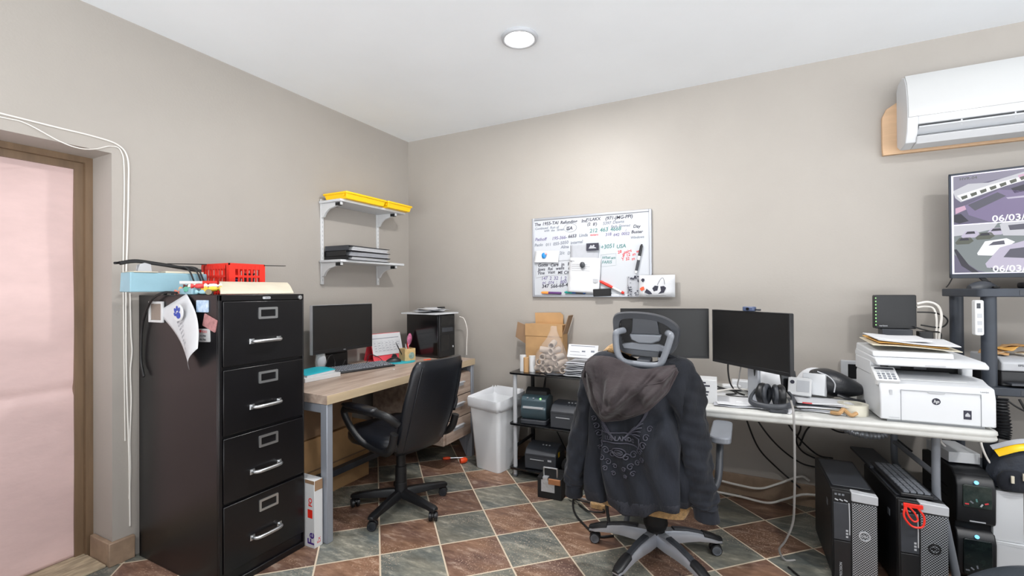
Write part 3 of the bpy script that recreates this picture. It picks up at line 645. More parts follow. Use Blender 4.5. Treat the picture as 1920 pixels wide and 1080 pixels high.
# tower on the desk with papers and a board on top
t = thing('computer_tower', 'black computer tower standing in the corner of the wooden desk', 'computer', (-2.425, 3.18, DT), -4)
b = B(); b.box(-.18, -.10, .004, .165, .10, .362); b.build('case', 'glassblack', t, bevel=.004)
b = B(); b.box(.165, -.10, .006, .185, .10, .36); b.build('front_panel', 'black', t, bevel=.006); b = B(); b.box(.185, -.07, .215, .187, .07, .25); b.build('drive_bay', 'dark', t); b = B(); b.box(.185, -.085, .06, .1865, .085, .19); b.box(.185, -.085, .27, .1865, .085, .35); b.build('drive_panel', 'glassblack', t)
B().cyl((.185, .07, .085), (.19, .07, .085), .008, n=14).build('power_button', 'lgrey', t)
tag(B().rbox(-.19, -.13, 0, .21, .16, .012, .01).build('board', 'offwhite', loc=(-2.43, 3.15, DT + .363), rot=(0, 0, math.radians(-5))), 'white board lying across the black tower on the desk', 'board')
for k, (dx, dy, r_, c) in enumerate(((-.02, .02, 8, 'paper'), (.05, -.02, -14, 'greypaper'), (.01, .03, 25, 'paper'))):
    tag(sheet(-2.43 + dx, 3.16 + dy, DT + .376 + .012 * k, .26, .19, 90 + r_, .012, k + 4).build('paper_sheet', c, solid=.001), ('lowest white sheet', 'grey sheet in the middle', 'topmost rumpled white sheet')[k] + ' on the black tower in the corner', 'paper')
t = thing('scissors', 'black-handled scissors on the papers over the desk tower', 'scissors', (-2.36, 3.19, DT + .415), 30); b = B(); b.tube([(0, 0, 0), (.04, .012, 0), (.06, .03, 0), (.04, .045, 0), (.015, .02, 0)], .005); b.tube([(0, 0, 0), (.05, -.01, 0), (.065, -.03, 0), (.04, -.035, 0), (.01, -.01, 0)], .005); b.build('handles', 'softblack', t); b = B(); b.prism([(0, -.006), (0, .006), (-.09, .001)], -.001, .001, 'z'); b.build('blades', 'chrome', t)
cable('tower_cable', [(-2.20, 3.29, 1.13), (-2.16, 3.30, 1.11), (-2.13, 3.30, 1.02), (-2.135, 3.30, .9), (-2.13, 3.29, .805)], .0035, 'cablew', 'white cable hanging down the corner side of the desk tower')
# below the desk
t = thing('carton', 'large brown cardboard carton pushed under the wooden desk', 'box', (-2.60, 2.17, 0), 0)
b = B(); b.box(-.15, -.38, 0, .10, .36, .40); b.build('carton_body', 'tan', t, bevel=.003); b = B(); b.box(.0995, -.38, .19, .1008, .36, .20); b.build('tape', 'tan2', t)
b = B()
for z0, z1 in ((.255, .258), (.345, .348)): b.box(.1, .24, z0, .1008, .31, z1)
for y0 in (.24, .307): b.box(.1, y0, .255, .1008, y0 + .003, .348)
b.box(.1, .262, .275, .1008, .267, .33); b.box(.1, .285, .275, .1008, .29, .33); b.box(.1, .255, .32, .1008, .297, .324); b.build('box_mark', 'ink', t)
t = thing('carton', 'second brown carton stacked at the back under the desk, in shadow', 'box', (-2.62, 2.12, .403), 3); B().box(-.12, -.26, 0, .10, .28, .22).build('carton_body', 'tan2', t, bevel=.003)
t = thing('shipping_box', 'slim white courier shipping box standing between cabinet and desk leg', 'box', (-2.062, 1.693, 0), 0)
b = B(); b.box(-.30, -.028, 0, .03, .026, .355); b.build('box_body', 'white', t, bevel=.002)
b = B(); b.box(.0302, -.025, .30, .0308, .024, .353); b.box(-.04, -.0285, .335, .03, -.0281, .354); b.build('brown_end', 'tan2', t)
mm = lambda x, z: Matrix(((0, -1, 0, x), (0, 0, -1, -.0284), (1, 0, 0, z), (0, 0, 0, 1)))
b = B(); b.text('Fe', .07, mm(.027, .015), bold=.0012, depth=.0003); b.build('purple_lettering', pm('courier_purple', (70, 40, 130), .5), t)
b = B(); b.text('FO', .036, mm(.012, .215), bold=.001, depth=.0003); b.box(-.020, -.0287, .155, .016, -.0282, .20); b.build('red_lettering', 'red', t)
b = B(); b.text('Ex', .03, Matrix(((0, 0, 1, .0302), (0, -1, 0, .010), (1, 0, 0, .02), (0, 0, 0, 1))) @ Matrix.Scale(1, 4), depth=.0003); b.build('side_print', 'inkred', t)
t = thing('screwdriver', 'orange-handled screwdriver on the floor under the desk drawers', 'screwdriver', (-1.99, 3.02, .022), 60); b = B(); b.lathe([(.001, -.03), (.018, -.028), (.022, -.01), (.022, .015), (.012, .03)], axis='x', n=14); b.build('handle', 'orange', t); B().cyl((.03, 0, 0), (.12, 0, -.015), .004, n=8).build('shank', 'chrome', t)
t = thing('screwdriver', 'second small orange screwdriver lying further under the desk pedestal', 'screwdriver', (-2.15, 3.02, .0125), 40); b = B(); b.lathe([(.001, -.03), (.009, -.028), (.012, -.01), (.012, .015), (.008, .03)], axis='x', n=12); b.build('handle', 'orange', t); B().cyl((.03, 0, 0), (.15, 0, -.006), .004, n=8).build('shank', 'chrome', t)

# ---------------------------------------------------------------- black leather desk chair
def caster(mat='black', rim='lgrey'):
    b = B(); b.cyl((0, -.024, .027), (0, -.006, .027), .027, n=22); b.cyl((0, .006, .027), (0, .024, .027), .027, n=22); b.cyl((0, -.006, .027), (0, .006, .027), .010, n=10)
    b.cyl((.01, 0, .03), (.014, 0, .075), .008, n=10)
    pts = [(.030 * math.cos(math.radians(a)), .027 + .030 * math.sin(math.radians(a))) for a in range(10, 175, 15)] + [(-.01, .04), (.012, .04)]
    b.prism(pts, -.005, .005, 'y'); return b
def add_casters(t, R, ang0, mats, step=72, swivel=None, h=0):
    for k in range(5):
        a = math.radians(ang0 + step * k); sw = (swivel or [30, 80, 150, 210, 300])[k]
        b = caster(); o = b.build('caster', mats[0], t, bevel=.002, loc=(R * math.cos(a), R * math.sin(a), 0), rot=(0, 0, math.radians(sw)))
        b = B()
        for s_ in (-.0243, .0243):
            b = B(); b.lathe([(.022, -s_), (.022, -s_ - math.copysign(.001, s_)), (.019, -s_ - math.copysign(.001, s_)), (.019, -s_)], c=(0, 0, .027), axis='y', n=22)
            b.build('wheel_ring', mats[1], o)
t = thing('desk_chair', 'black leather desk chair with looped arms turned toward the wooden desk', 'chair', (-1.94, 2.235, 0), 0)
R_ = .29
for k in range(5):
    a = 62 + 72 * k; b = B(T(rz=a))
    rings = []
    for r, z, w_, h_ in ((.015, .118, .026, .05), (.08, .115, .026, .048), (.17, .105, .024, .042), (.25, .094, .024, .032), (.29, .088, .026, .030), (.315, .080, .018, .016)):
        rings.append([(r, w_ * x, z - h_ / 2 + h_ * y / 2) for x, y in ((-1, -1), (1, -1), (.85, .6), (.5, 1), (-.5, 1), (-.85, .6))])
    b.loft(rings); b.build('base_arm', 'black', t, bevel=.004)
add_casters(t, .29, 62, ('black', 'dark'))
b = B(); b.cyl((0, 0, .07), (0, 0, .16), .042, .036, n=24); b.cyl((0, 0, .16), (0, 0, .26), .036, .034, n=24); b.cyl((0, 0, .26), (0, 0, .33), .029, n=20); b.cyl((0, 0, .33), (0, 0, .42), .024, n=20); b.build('column', 'black', t, bevel=.002)
fa = math.radians(172)     # the way the chair faces
Fx, Fy = math.cos(fa), math.sin(fa); rz = math.degrees(fa) - 90
mloc = T(rz=rz)            # local +y = facing
b = B(mloc); b.box(-.09, -.12, .395, .09, .10, .43); b.box(-.03, -.20, .40, .03, -.1, .425); b.build('tilt_mechanism', 'softblack', t, bevel=.004)
b = B(mloc); rings = []
for z, s_, sh in ((.425, .86, .0), (.432, .95, 0), (.455, 1.0, 0), (.485, 1.0, 0), (.502, .95, 0), (.512, .82, 0), (.514, .4, 0)):
    rings.append([(x * s_, y * s_ + .03, z + .012 * (y / .24) ** 2 * (z > .49)) for x, y in rrect(.49, .48, .11, 8)])
b.loft(rings); b.build('seat', 'leather', t, angle=80)
b = B(mloc)
def backf(s, th):      # padded back: s up 0..1, th around
    z = .40 + .555 * s; w_ = .188 + .026 * math.sin(PI * min(1, s * .8)) - .012 * s * s; yc = -.165 - .185 * s - .02 * math.sin(PI * s); d_ = .042 - .008 * s
    return z, w_, yc, d_
rings = []
for k in range(19):
    s_ = k / 18; z, w_, yc, d_ = backf(s_, 0); e = 1 if 0 < k < 18 else .55
    if k in (0, 18): z += (-.0, 0)[k == 18]
    if k in (1, 17): e = .9
    ring = []
    for j in range(28):
        a = 2 * PI * j / 28; c, q = math.cos(a), math.sin(a)
        x = w_ * math.copysign(abs(c) ** .55, c) * (.93 if k in (0, 18) else .985 if k in (1, 17) else 1); y = d_ * math.copysign(abs(q) ** .6, q) * e
        ring.append((x, yc + y - .03 * (1 - (x / .22) ** 2) + .02, z))
    rings.append(ring)
b.loft(rings); b.build('backrest', 'leather', t, angle=80)
for s_ in (-1, 1):
    b = B(mloc); b.tube([(s_ * (backf(q, 0)[1] - .035), backf(q, 0)[2] - .026, backf(q, 0)[0]) for q in (.06, .25, .5, .75, .95)], .004, n=6)
    b.build('back_seam', 'leather', t)
for s_ in (-1, 1):
    b = B(mloc); b.tube([(s_ * .22, -.23, .60), (s_ * .275, -.20, .655), (s_ * .29, -.10, .668), (s_ * .295, .06, .668), (s_ * .29, .15, .655), (s_ * .285, .17, .62), (s_ * .275, .13, .55), (s_ * .255, .06, .475), (s_ * .235, .0, .445), (s_ * .235, -.12, .43), (s_ * .245, -.2, .47), (s_ * .25, -.235, .56)], .018, n=10, closed=False, flat=1.35)
    o = b.build('armrest', 'black', t, angle=70)
    b = B(mloc); rings = []
    for y, w_, h_ in ((-.13, .018, .01), (-.11, .027, .018), (0, .03, .022), (.12, .028, .02), (.16, .02, .012)):
        rings.append([(s_ * .293 + w_ * x, y, .683 + h_ * z) for x, z in rrect(2, 1.5, .6, 3)])
    b.loft(rings); b.build('arm_pad', 'leather', o, angle=80)

# ---------------------------------------------------------------- white bin
t = thing('trash_bin', 'tall white plastic trash bin with a liner at the corner of the room', 'trash can', (-1.73, 3.09, 0), -11)
def binring(w_, d_, z, r=.04): return [(x, y, z) for x, y in rrect(w_, d_, r, 5)]
b = B(); b.loft([binring(.235, .235, 0, .03), binring(.30, .31, .50, .03), binring(.315, .325, .50, .03), binring(.32, .33, .53, .03), binring(.308, .318, .53, .03), binring(.29, .30, .50, .03), binring(.225, .225, .01, .03)]); b.build('bin_body', 'bin', t, bevel=.003)
b = B()
rim = rrect(.326, .336, .03, 8); n = len(rim)
def lr(sc, z, wob, ph, back=0): return [(x * sc, y * sc, z + wob * math.sin(9 * i / n * 2 * PI / 2 + ph) + back * (.03 if y > .1 else (.0 if y > -.1 else -.0)) * (1 + .3 * math.sin(i * 1.7))) for i, (x, y) in enumerate(rim)]
b.loft([lr(.80, .30, .0, 0), lr(.90, .49, .004, 1), lr(.965, .535, .004, 0, 1), lr(1.0, .54, .003, .4, 1), lr(1.015, .525, .003, 2), lr(1.0, .49, .006, 3), lr(.985, .465, .010, 1)], cap=False); b.build('bin_liner', 'liner', t, solid=.0012, angle=70)
# ---------------------------------------------------------------- whiteboard
BX0, BX1, BZ0, BZ1 = -1.538, -.603, 1.297, 1.928
bw, bh = BX1 - BX0, BZ1 - BZ0
t = thing('whiteboard', 'silver-framed whiteboard covered in handwriting on the back wall', 'whiteboard', (BX0, YB, BZ0), 0)
B().box(.006, -.014, .006, bw - .006, -.002, bh - .006).build('panel', pm('board_white', (188, 191, 196), .3), t)
for nm, q in (('frame_side', (0, 0, .018, bh)), ('frame_side', (bw - .018, 0, bw, bh)), ('frame_side', (.018, bh - .018, bw - .018, bh)), ('frame_side', (.018, 0, bw - .018, .018))):
    B().box(q[0], -.022, q[1], q[2], -.001, q[3]).build(nm, 'silver', t, bevel=.003)
yf = -.0145
def write(items, mat, nm):
    rnd = random.Random(len(nm) * 7 + 1)
    for u, v, size, s, rot in items:
        b = B(); x = u * bw
        for word in s.split(' '):
            m = T(x, yf, (1 - v) * bh + rnd.uniform(-.002, .002)) @ Matrix.Rotation(math.radians(-(rot + rnd.uniform(-2.5, 2.5))), 4, 'Y') @ Matrix.Rotation(PI / 2, 4, 'X')
            b.text(word, size * rnd.uniform(.94, 1.06), m, shear=.18, depth=.0001, bold=.0007 * size / .03)
            x += (len(word) + .9) * size * .51
        b.build(nm, mat, t)
write([(.02, .095, .034, 'The 1955-TAI Refunding Inc.', -1), (.48, .085, .034, 'F1LAKX', 0), (.49, .14, .03, "(2 B')", 0), (.64, .085, .034, '(971-JMG-PPI)', 1), (.31, .175, .036, 'ISA', 0), (.325, .275, .036, '6653', 0), (.86, .20, .030, 'Day', 0), (.845, .265, .032, 'Buster', 0), (.05, .615, .036, 'Gotta Cars in Rows', 2), (.05, .665, .034, 'Jaws Rei wells Circles', 2), (.05, .712, .034, 'Fine Vest ME Cities', 2), (.085, .89, .038, '347 566-68-47', 3)], 'ink', 'black_writing')
write([(.025, .145, .026, 'Continued Run of', 1), (.11, .178, .024, 'with the Street at', 1), (.62, .14, .030, '5397 Dawns', 1), (.66, .18, .024, '- Each Downed', 0), (.02, .355, .032, 'Paolo 011 055-5050 internal', 2), (.42, .265, .032, 'Linda', 2), (.26, .40, .034, 'Alina', 2), (.25, .475, .032, '2/c Driver', 2), (.14, .555, .034, '2/715', 4), (.02, .525, .02, 'Rgvw', -6), (.84, .325, .026, 'Windows', -1)], 'inkgrey', 'faded_writing')
write([(.025, .285, .036, 'Pathoff 195-366-', 1), (.08, .785, .036, '147 2 32 1 2 32', 3), (.09, .835, .034, 'pc 074 : 800 08', 3), (.80, .235, .022, '/', 0), (.64, .28, .03, '318 642 0052', 1)], 'inkpurple', 'violet_writing')
write([(.51, .225, .04, '212 463 4668', 1), (.60, .43, .04, '+3051 USA', 3), (.61, .55, .028, 'What am', 1), (.61, .60, .03, 'FARIS', 1)], 'inkgreen', 'green_writing')
write([(.515, .265, .022, 'extern', 0), (.74, .495, .03, '28 pairs w/', 17), (.775, .53, .03, '$ 12 m', 15), (.77, .575, .03, 'Y 32 m', 14)], 'inkred', 'red_writing')
# hand-drawn outlines
def P3(u, v): return (u * bw, yf - .0003, (1 - v) * bh)
b = B(); b.tube([P3(.345 + .055 * math.cos(a * PI / 9), .15 + .052 * math.sin(a * PI / 9)) for a in range(18)], .0011, n=5, closed=True, k=2, flat=.3); b.build('drawn_ring', 'ink', t)
b = B(); b.tube([P3(.035, .575), P3(.33, .545), P3(.345, .548), P3(.345, .715), P3(.33, .72), P3(.12, .735), P3(.045, .755), P3(.03, .74), P3(.034, .60)], .0012, n=5, closed=True, k=3, flat=.3); b.build('drawn_box', 'ink', t)
b = B(); b.tube([P3(.60, .50), P3(.725, .485), P3(.725, .625), P3(.60, .64)], .001, n=5, closed=True, k=0, flat=.3); b.build('drawn_box', 'inkgreen', t)
# papers, magnets and markers on the board (each its own thing)
def onboard(u, v, d=.0): return (BX0 + u * bw, YB + yf - .001 - d, BZ0 + (1 - v) * bh)
def vsheet(u0, v0, u1, v1, mt, label, d=.003, curl=.012, rz=0, nm='paper_sheet', cat='paper', folds=0):
    c = onboard((u0 + u1) / 2, (v0 + v1) / 2, d); w_, h_ = (u1 - u0) * bw, (v1 - v0) * bh
    b = B(T(ry=rz)); b.grid(lambda u, v: ((u - .5) * w_, -curl * ((1 - v) ** 2) - .004 * math.sin(v * folds * PI) ** 2 - .002 * math.sin(4 * u), (v - .5) * h_), 8, 16)
    t = thing(nm, label, cat, c); b.build('sheet', mt, t, solid=.0008); return t, w_, h_
t1, w_, h_ = vsheet(.025, .42, .245, .565, 'paper', 'small blank white note under the blue round magnet on the whiteboard', .004, .014, 2)
t1, w_, h_ = vsheet(.345, .365, .585, .60, 'greypaper', 'pale sheet behind the folded letter on the whiteboard', .003, .004, 1)
t1, w_, h_ = vsheet(.335, .525, .60, .945, 'paper', 'folded white letter with creases hanging on the middle of the whiteboard', .010, .018, 3, folds=3)
b = B(T(ry=3)); b.text('NESTA', .013, T(-w_ * .48, -.012, h_ * .38, 90), depth=.0003)
for k in range(4): b.box(-w_ * .4, -.0125, h_ * (.30 - .06 * k), w_ * (.1 + .08 * (k % 2)), -.0122, h_ * (.30 - .06 * k) + .0015)
b.build('letter_print', 'ink', t1); b = B(T(ry=3)); b.box(w_ * .30, -.017, -h_ * .20, w_ * .44, -.0162, -h_ * .10); b.build('stamp', 'lgrey', t1)
t1 = thing('sticker', 'black rectangular sticker with a grey rider drawing on the whiteboard', 'sticker', onboard(.54, .40, .018)); B().box(-.048, -.001, -.028, .048, .001, .028).build('card', 'ink', t1)
b = B(); b.prism([(-.03, -.012), (.03, -.012), (.024, -.004), (.012, .0), (.018, .012), (.006, .016), (-.002, .004), (-.012, .016), (-.02, .004)], -.0016, -.001, 'y'); b.build('drawing', 'greypaper', t1)
def disc(u, v, r_, mt, label, d=.016): 
    t = thing('round_magnet', label, 'magnet', onboard(u, v, d)); b = B(); b.lathe([(.001, .012), (r_ * .7, .011), (r_, .006), (r_, 0), (.001, 0)], axis='y', n=24, sy=1.25); b.build('button', mt, t); return t
disc(.115, .478, .018, pm('bright_blue', (36, 132, 200), .3), 'bright blue round magnet near the left side of the whiteboard')
disc(.458, .612, .019, 'dark', 'dark green-black round magnet pinning the folded letter', .026)
disc(.135, .455, .008, pm('pinkish', (230, 170, 170), .4), 'tiny pink magnet above the blue round magnet', .018)
def marker(u, v, rz, c1, c2, label, L=.165, cat='marker', d=.012, band=None):
    t = thing('marker', label, cat, onboard(u, v, d)); b = B(T(ry=rz)); b.cyl((-L / 2, 0, 0), (.02, 0, 0), .0095, n=16); b.cyl((-L / 2 - .004, 0, 0), (-L / 2, 0, 0), .006, .0095, n=16); b.build('barrel', c1, t)
    b = B(T(ry=rz)); b.cyl((.02, 0, 0), (L / 2 - .01, 0, 0), .0108, .010, n=16); b.cyl((L / 2 - .01, 0, 0), (L / 2, 0, 0), .006, n=14); b.build('cap', c2, t)
    if band: b = B(T(ry=rz)); b.cyl((-L * .42, 0, 0), (-.01, 0, 0), .0098, n=16); b.build('label_band', band, t)
ledge = 1 - .018 / bh - .012 / bh
marker(.175, ledge - .006, 182, pm('plum', (90, 52, 110), .4), pm('peach_orange', (240, 150, 70), .4), 'orange and purple marker lying at the lower left of the whiteboard')
marker(.385, ledge - .008, 182, pm('deep_blue', (28, 78, 150), .4), pm('sea_teal', (20, 140, 130), .4), 'teal and blue marker at the bottom centre of the whiteboard', band='dark')
marker(.69, .88, 207, 'red', 'red', 'red and white marker slanting across the lower right of the whiteboard', .20, band='white')
marker(.905, .56, -78, 'white', 'black', 'white marker with black cap upright at the right of the whiteboard', .21, d=.012, band='dark')
tag(B().rbox(-.065, -.03, -.028, .065, .0, .028, .006, axis='y').build('eraser', 'softblack', loc=onboard(.615, .945, .001), rot=(0, math.radians(-2), 0), bevel=.003), 'black felt eraser at the bottom of the whiteboard', 'eraser')
t1, w_, h_ = vsheet(.815, .76, .925, 1.0, 'greypaper', 'grey printed pouch behind the illustrated envelope', .006, .004, -1, 'printed_pouch', 'pouch')
b = B(); rnd = random.Random(2)
for k in range(60):
    x, z = rnd.uniform(-.48, .45), rnd.uniform(-.46, .46)
    if abs(x + .05) < .2 and abs(z) < .3: continue
    b.box(x * w_, -.0105 - .006 * (.5 - z), z * h_, x * w_ + rnd.uniform(.004, .016), -.0095 - .006 * (.5 - z), z * h_ + rnd.uniform(.003, .012))
b.build('pouch_print', 'ink', t1)
t1 = thing('envelope', 'white envelope with small ink drawings hanging off the lower right whiteboard corner', 'envelope', onboard(1.04, .875, .03)); w_, h_ = .245, .155
b = B(); b.grid(lambda u, v: ((u - .5) * w_, -.004 * math.sin(3 * u), (v - .5) * h_), 6, 4); b.build('sheet', 'paper', t1, solid=.003)
def pol(pts, mt='ink', nm='drawing'): B().prism([(x * w_, z * h_) for x, z in pts], -.0075, -.0062, 'y').build(nm, mt, t1)
pol([(-.44, .28), (-.40, .36), (-.34, .34), (-.34, .24), (-.39, .18)]); pol([(-.34, -.28), (-.28, -.12), (-.18, -.24), (-.12, -.36), (-.22, -.38)]); pol([(-.12, -.1), (-.05, .02), (.05, .0), (.02, -.2), (-.08, -.24)]); pol([(.1, -.02), (.2, .0), (.26, -.08), (.2, -.3), (.04, -.36), (.12, -.22)])
b = B(); b.tube([((.02 + .2 * math.sin(q * .5)) * w_, -.0075, (.05 + .32 * math.sin(q)) * h_) for q in (0, .8, 1.4, 1.9, 2.5, 3.1)], .001, n=5); b.tube([((-.3 + .08 * q) * w_, -.0075, (-.42 - .02 * (q % 2)) * h_) for q in range(8)], .0007, n=5); b.build('ink_line', 'ink', t1)
pol([(-.48, -.12), (-.42, -.04), (-.36, -.02), (-.34, -.14), (-.42, -.22)], 'orange', 'orange_flower')

# ---------------------------------------------------------------- air conditioner on its wooden plate
t = thing('air_conditioner', 'white split air conditioner unit high on the back wall', 'air conditioner', (.77, YB - .03, 0), 0)
L = 1.1
prof = [(0, 2.155), (0, 2.47), (-.03, 2.50), (-.10, 2.512), (-.145, 2.495), (-.178, 2.44), (-.195, 2.36), (-.20, 2.285), (-.197, 2.235)]
# body with the outlet recess at the lower front
full = prof + [(-.190, 2.222), (-.13, 2.225), (-.115, 2.178), (-.185, 2.160), (-.15, 2.128), (-.06, 2.122)]
solid_ = prof + [(-.188, 2.19), (-.155, 2.135), (-.06, 2.122)]
b = B(); b.prism(full, .045, L, 'x'); b.prism(solid_, 0, .046, 'x'); b.build('housing', 'offwhite', t, bevel=.004, angle=30)
b = B(); b.prism([(-.14, 2.505), (-.145, 2.495), (-.178, 2.44), (-.195, 2.36), (-.20, 2.285), (-.199, 2.262), (-.2065, 2.262), (-.2075, 2.29), (-.2025, 2.362), (-.185, 2.445), (-.150, 2.503)], .004, L, 'x'); b.build('front_panel', pm('gloss_white', (190, 191, 191), .18), t, angle=30)
b = B(); b.box(.05, -.13, 2.183, L, -.118, 2.222); b.build('outlet_shadow_gap', 'softblack', t)
b = B(); b.prism([(-.195, 2.203), (-.188, 2.212), (-.15, 2.2), (-.13, 2.188), (-.135, 2.180), (-.16, 2.188)], .05, L, 'x'); b.build('air_vane', 'offwhite', t, angle=30)
for x in (.22, .42, .62, .82):
    b = B(); b.box(x, -.18, 2.195, x + .006, -.12, 2.224); b.build('vane_strut', 'offwhite', t)
tag(B().prism([(-.095, 2.16), (-.095, 2.34), (-.075, 2.385), (-.02, 2.42), (.9, 2.42), (.9, 2.12), (-.092, 2.12)], -.028, 0, 'y').build('mounting_board', pm('raw_plywood', (216, 180, 144), .6, noise=(3, .1), stretch=(1, 1, 8)), loc=(.80, YB - .0005, 0), bevel=.002), 'raw plywood mounting board behind the air conditioner', 'board')
# ---------------------------------------------------------------- black glass rack with label printers
RX0, RX1, RY0, RY1 = -1.54, -.93, 2.965, 3.315
t = thing('shelf_rack', 'low black rack with chrome posts holding the label printers', 'rack', (RX0, RY0, 0))
rw, rd = RX1 - RX0, RY1 - RY0
for x, y in ((.025, .02), (rw - .025, .02), (.025, rd - .02), (rw - .025, rd - .02)):
    b = B(); b.cyl((x, y, .012), (x, y, .742), .015, n=18); b.build('post', 'lgrey' if y < .1 else 'softblack', t)
    B().lathe([(.012, 0), (.016, .004), (.016, .014), (.010, .02)], c=(x, y, 0), n=14).build('foot', 'grey', t)
for z in (.742, .375, .055): B().rbox(-.012, -.01, z, rw + .012, rd + .01, z + .014, .02).build('rack_shelf', 'glassblack', t, bevel=.002)
for x in (.025, rw - .025): B().box(x - .008, .02, .205, x + .008, rd - .02, .225).build('side_bar', 'softblack', t, bevel=.003)
z0, z1, z2 = .757, .390, .070
def label_printer(loc, rz, label, w, d, h, tall=False):
    t = thing('label_printer', label, 'label printer', loc, rz, 'label printers on the black rack')
    if tall:
        teal = pm('slate_teal', (62, 80, 88), .4)
        b = B(); b.rbox(-w / 2 - .004, -d / 2 - .01, 0, w / 2 + .004, d / 2, .03, .02); b.build('base', 'dark', t, bevel=.004)
        b = B(); b.prism([(-d / 2 + .02, .03), (-d / 2 - .005, .06), (-d / 2 - .008, .11), (-d / 2 + .005, .12), (-d / 2 + .0, .17), (-d / 2 + .03, .195), (d * .1, .20), (d / 2, .17), (d / 2, .03)], -w / 2, w / 2, 'x'); b.build('body', teal, t, bevel=.008, seg=3)
        b = B(); b.prism([(-d * .18, .16), (-d * .12, .222), (.02, .245), (d * .36, .222), (d / 2 + .004, .14), (d / 2, .08), (0, .1)], -w / 2 + .012, w / 2 - .012, 'x'); b.build('roll_cover', 'softblack', t, bevel=.008, seg=3)
        b = B(); b.rbox(-w * .4, -d / 2 - .014, .113, w * .4, -d / 2 + .01, .124, .003); b.build('label_slot', 'lgrey', t)
        for k, (x, c) in enumerate(((-.045, 'grey'), (.0, 'grey'), (.052, 'lgreen'))):
            b = B(T(x, -d / 2 + .012, .1795, 38)); b.cyl((0, 0, .0), (0, 0, .006), .007, n=12); b.build('button', c, t)
    else:
        b = B(); b.prism([(-d / 2, .0), (-d / 2, h * .70), (-d / 2 + .03, h * .90), (-d * .1, h), (d * .25, h), (d / 2, h * .7), (d / 2, .0)], -w / 2, w / 2, 'x'); b.build('body', 'dark', t, bevel=.007, seg=3)
        b = B(); b.box(-w / 2 - .001, -d / 2 - .001, h * .62, w / 2 + .001, d * .3, h * .635); b.build('seam', 'softblack', t)
        b = B(); b.rbox(-w * .32, -d / 2 - .003, h * .44, w * .12, -d / 2 + .004, h * .47, .002); b.build('label_slot', 'lgrey', t)
        b = B(); b.rbox(w * .24, -d / 2 - .002, h * .44, w * .36, -d / 2 + .004, h * .52, .003); b.build('logo_mark', 'lgrey', t)
        for k in range(6):
            b = B(T(-.012 + .024 * (k % 3) + (0.008 if k > 2 else 0), -d * .24 + .03 * (k // 3), h * .975 - (.0 if k > 2 else .012), 0)); b.cyl((0, 0, -.005), (0, 0, .006), .007, n=12); b.build('button', 'lgrey', t)
    return t
label_printer((-1.385, 3.09, z1), 6, 'teal-grey tall label printer on the middle shelf of the rack', .19, .19, .2, True)
label_printer((-1.125, 3.09, z1), 2, 'charcoal label printer beside the teal-grey one on the middle shelf', .23, .22, .165)
lp = label_printer((-1.33, 3.10, z2), 4, 'charcoal label printer with a yellow sticker on the bottom shelf', .235, .22, .155)
B().rbox(.1176, -.055, .085, .1186, -.02, .12, .004, axis='x').build('yellow_sticker', 'yellow', lp)
cable('printer_cable', [(-1.12, 3.27, .46), (-1.12, 3.30, .40), (-1.13, 3.335, .36), (-1.11, 3.335, .22), (-1.15, 3.335, .12), (-1.05, 3.34, .03)], .004, 'cableb', 'black cable hanging behind the middle shelf of the rack')
cable('printer_cable', [(-1.40, 3.27, .60), (-1.42, 3.335, .68), (-1.44, 3.335, .56), (-1.43, 3.335, .44), (-1.30, 3.335, .2), (-1.2, 3.335, .02)], .004, 'cableb', 'black cable looping behind the rack at its corner post')
# on top of the rack
t = thing('carton', 'tall open cardboard carton at the back of the rack top', 'box', (-1.40, 3.285, z0), 0)
b = B(); b.box(-.155, -.035, 0, .155, .075, .33); b.build('carton_body', 'tan', t, bevel=.002)
b = B(); b.prism([(-.11, .33), (-.115, .415), (.10, .42), (.125, .40), (.125, .33)], .062, .067, 'y'); b.build('flap', 'tan', t)
b = B(T(.155, -.0, .26, 0, 18, 0)); b.box(0, -.03, .0, .004, .07, .15); b.build('flap', 'tan2', t)
b = B(T(-.155, -.02, .27, 0, 0, 0)); b.prism([(0, .05), (-.075, .075), (-.095, -.045), (0, -.10)], 0, .004, 'y'); b.build('flap', 'tan2', t)
b = B(T(0, 0, 0)); b.box(-.155, -.0385, .24, .155, -.035, .335); b.build('folded_front_flap', 'tan', t)
for k, (x, y, r_, h, c, lab) in enumerate(((-1.475, 3.04, .024, .118, 'white', 'white paper roll standing on the left corner of the rack top'), (-1.438, 3.015, .019, .105, 'tan', 'brown cardboard tube standing in front of the white roll'), (-1.405, 3.05, .024, .115, 'white', 'second white paper roll standing between tube and roll bag'))):
    t = thing('paper_roll' if c == 'white' else 'cardboard_tube', lab, 'roll', (x, y, z0)); b = B(); b.lathe([(r_ * .4, .001), (r_, 0), (r_, h), (r_ * .4, h), (r_ * .4, h - .05), (.001, h - .05)], n=24); b.build('wound_paper' if c == 'white' else 'tube', c, t)
# a plastic bag full of empty paper cores
rnd = random.Random(11); core = pm('grey_card_core', (182, 166, 152), .7, noise=(30, .12))
def roll(loc, ax, label, first, L=.11, r_=.022):
    if first is None:
        o = thing('paper_core', label, 'roll', loc, 0, 'cardboard cores inside the clear bag')
        b = B(); b.lathe([(r_ * .78, -L / 2), (r_, -L / 2), (r_, L / 2), (r_ * .78, L / 2)], axis='x', n=18); b.loft([[(x, r_ * .78 * math.cos(2 * PI * i / 18), r_ * .78 * math.sin(2 * PI * i / 18)) for i in range(18)] for x in (-L / 2, L / 2)], cap=False)
        b.bm.faces.ensure_lookup_table()
        bmesh.ops.delete(b.bm, geom=[f for f in b.bm.faces if len(f.verts) > 4], context='FACES_ONLY'); b.build('tube', core, o, solid=.001, angle=50)
    else: o = dup(first, loc, 0, label)
    o.rotation_euler = ax; return o
R0 = None; n = 0
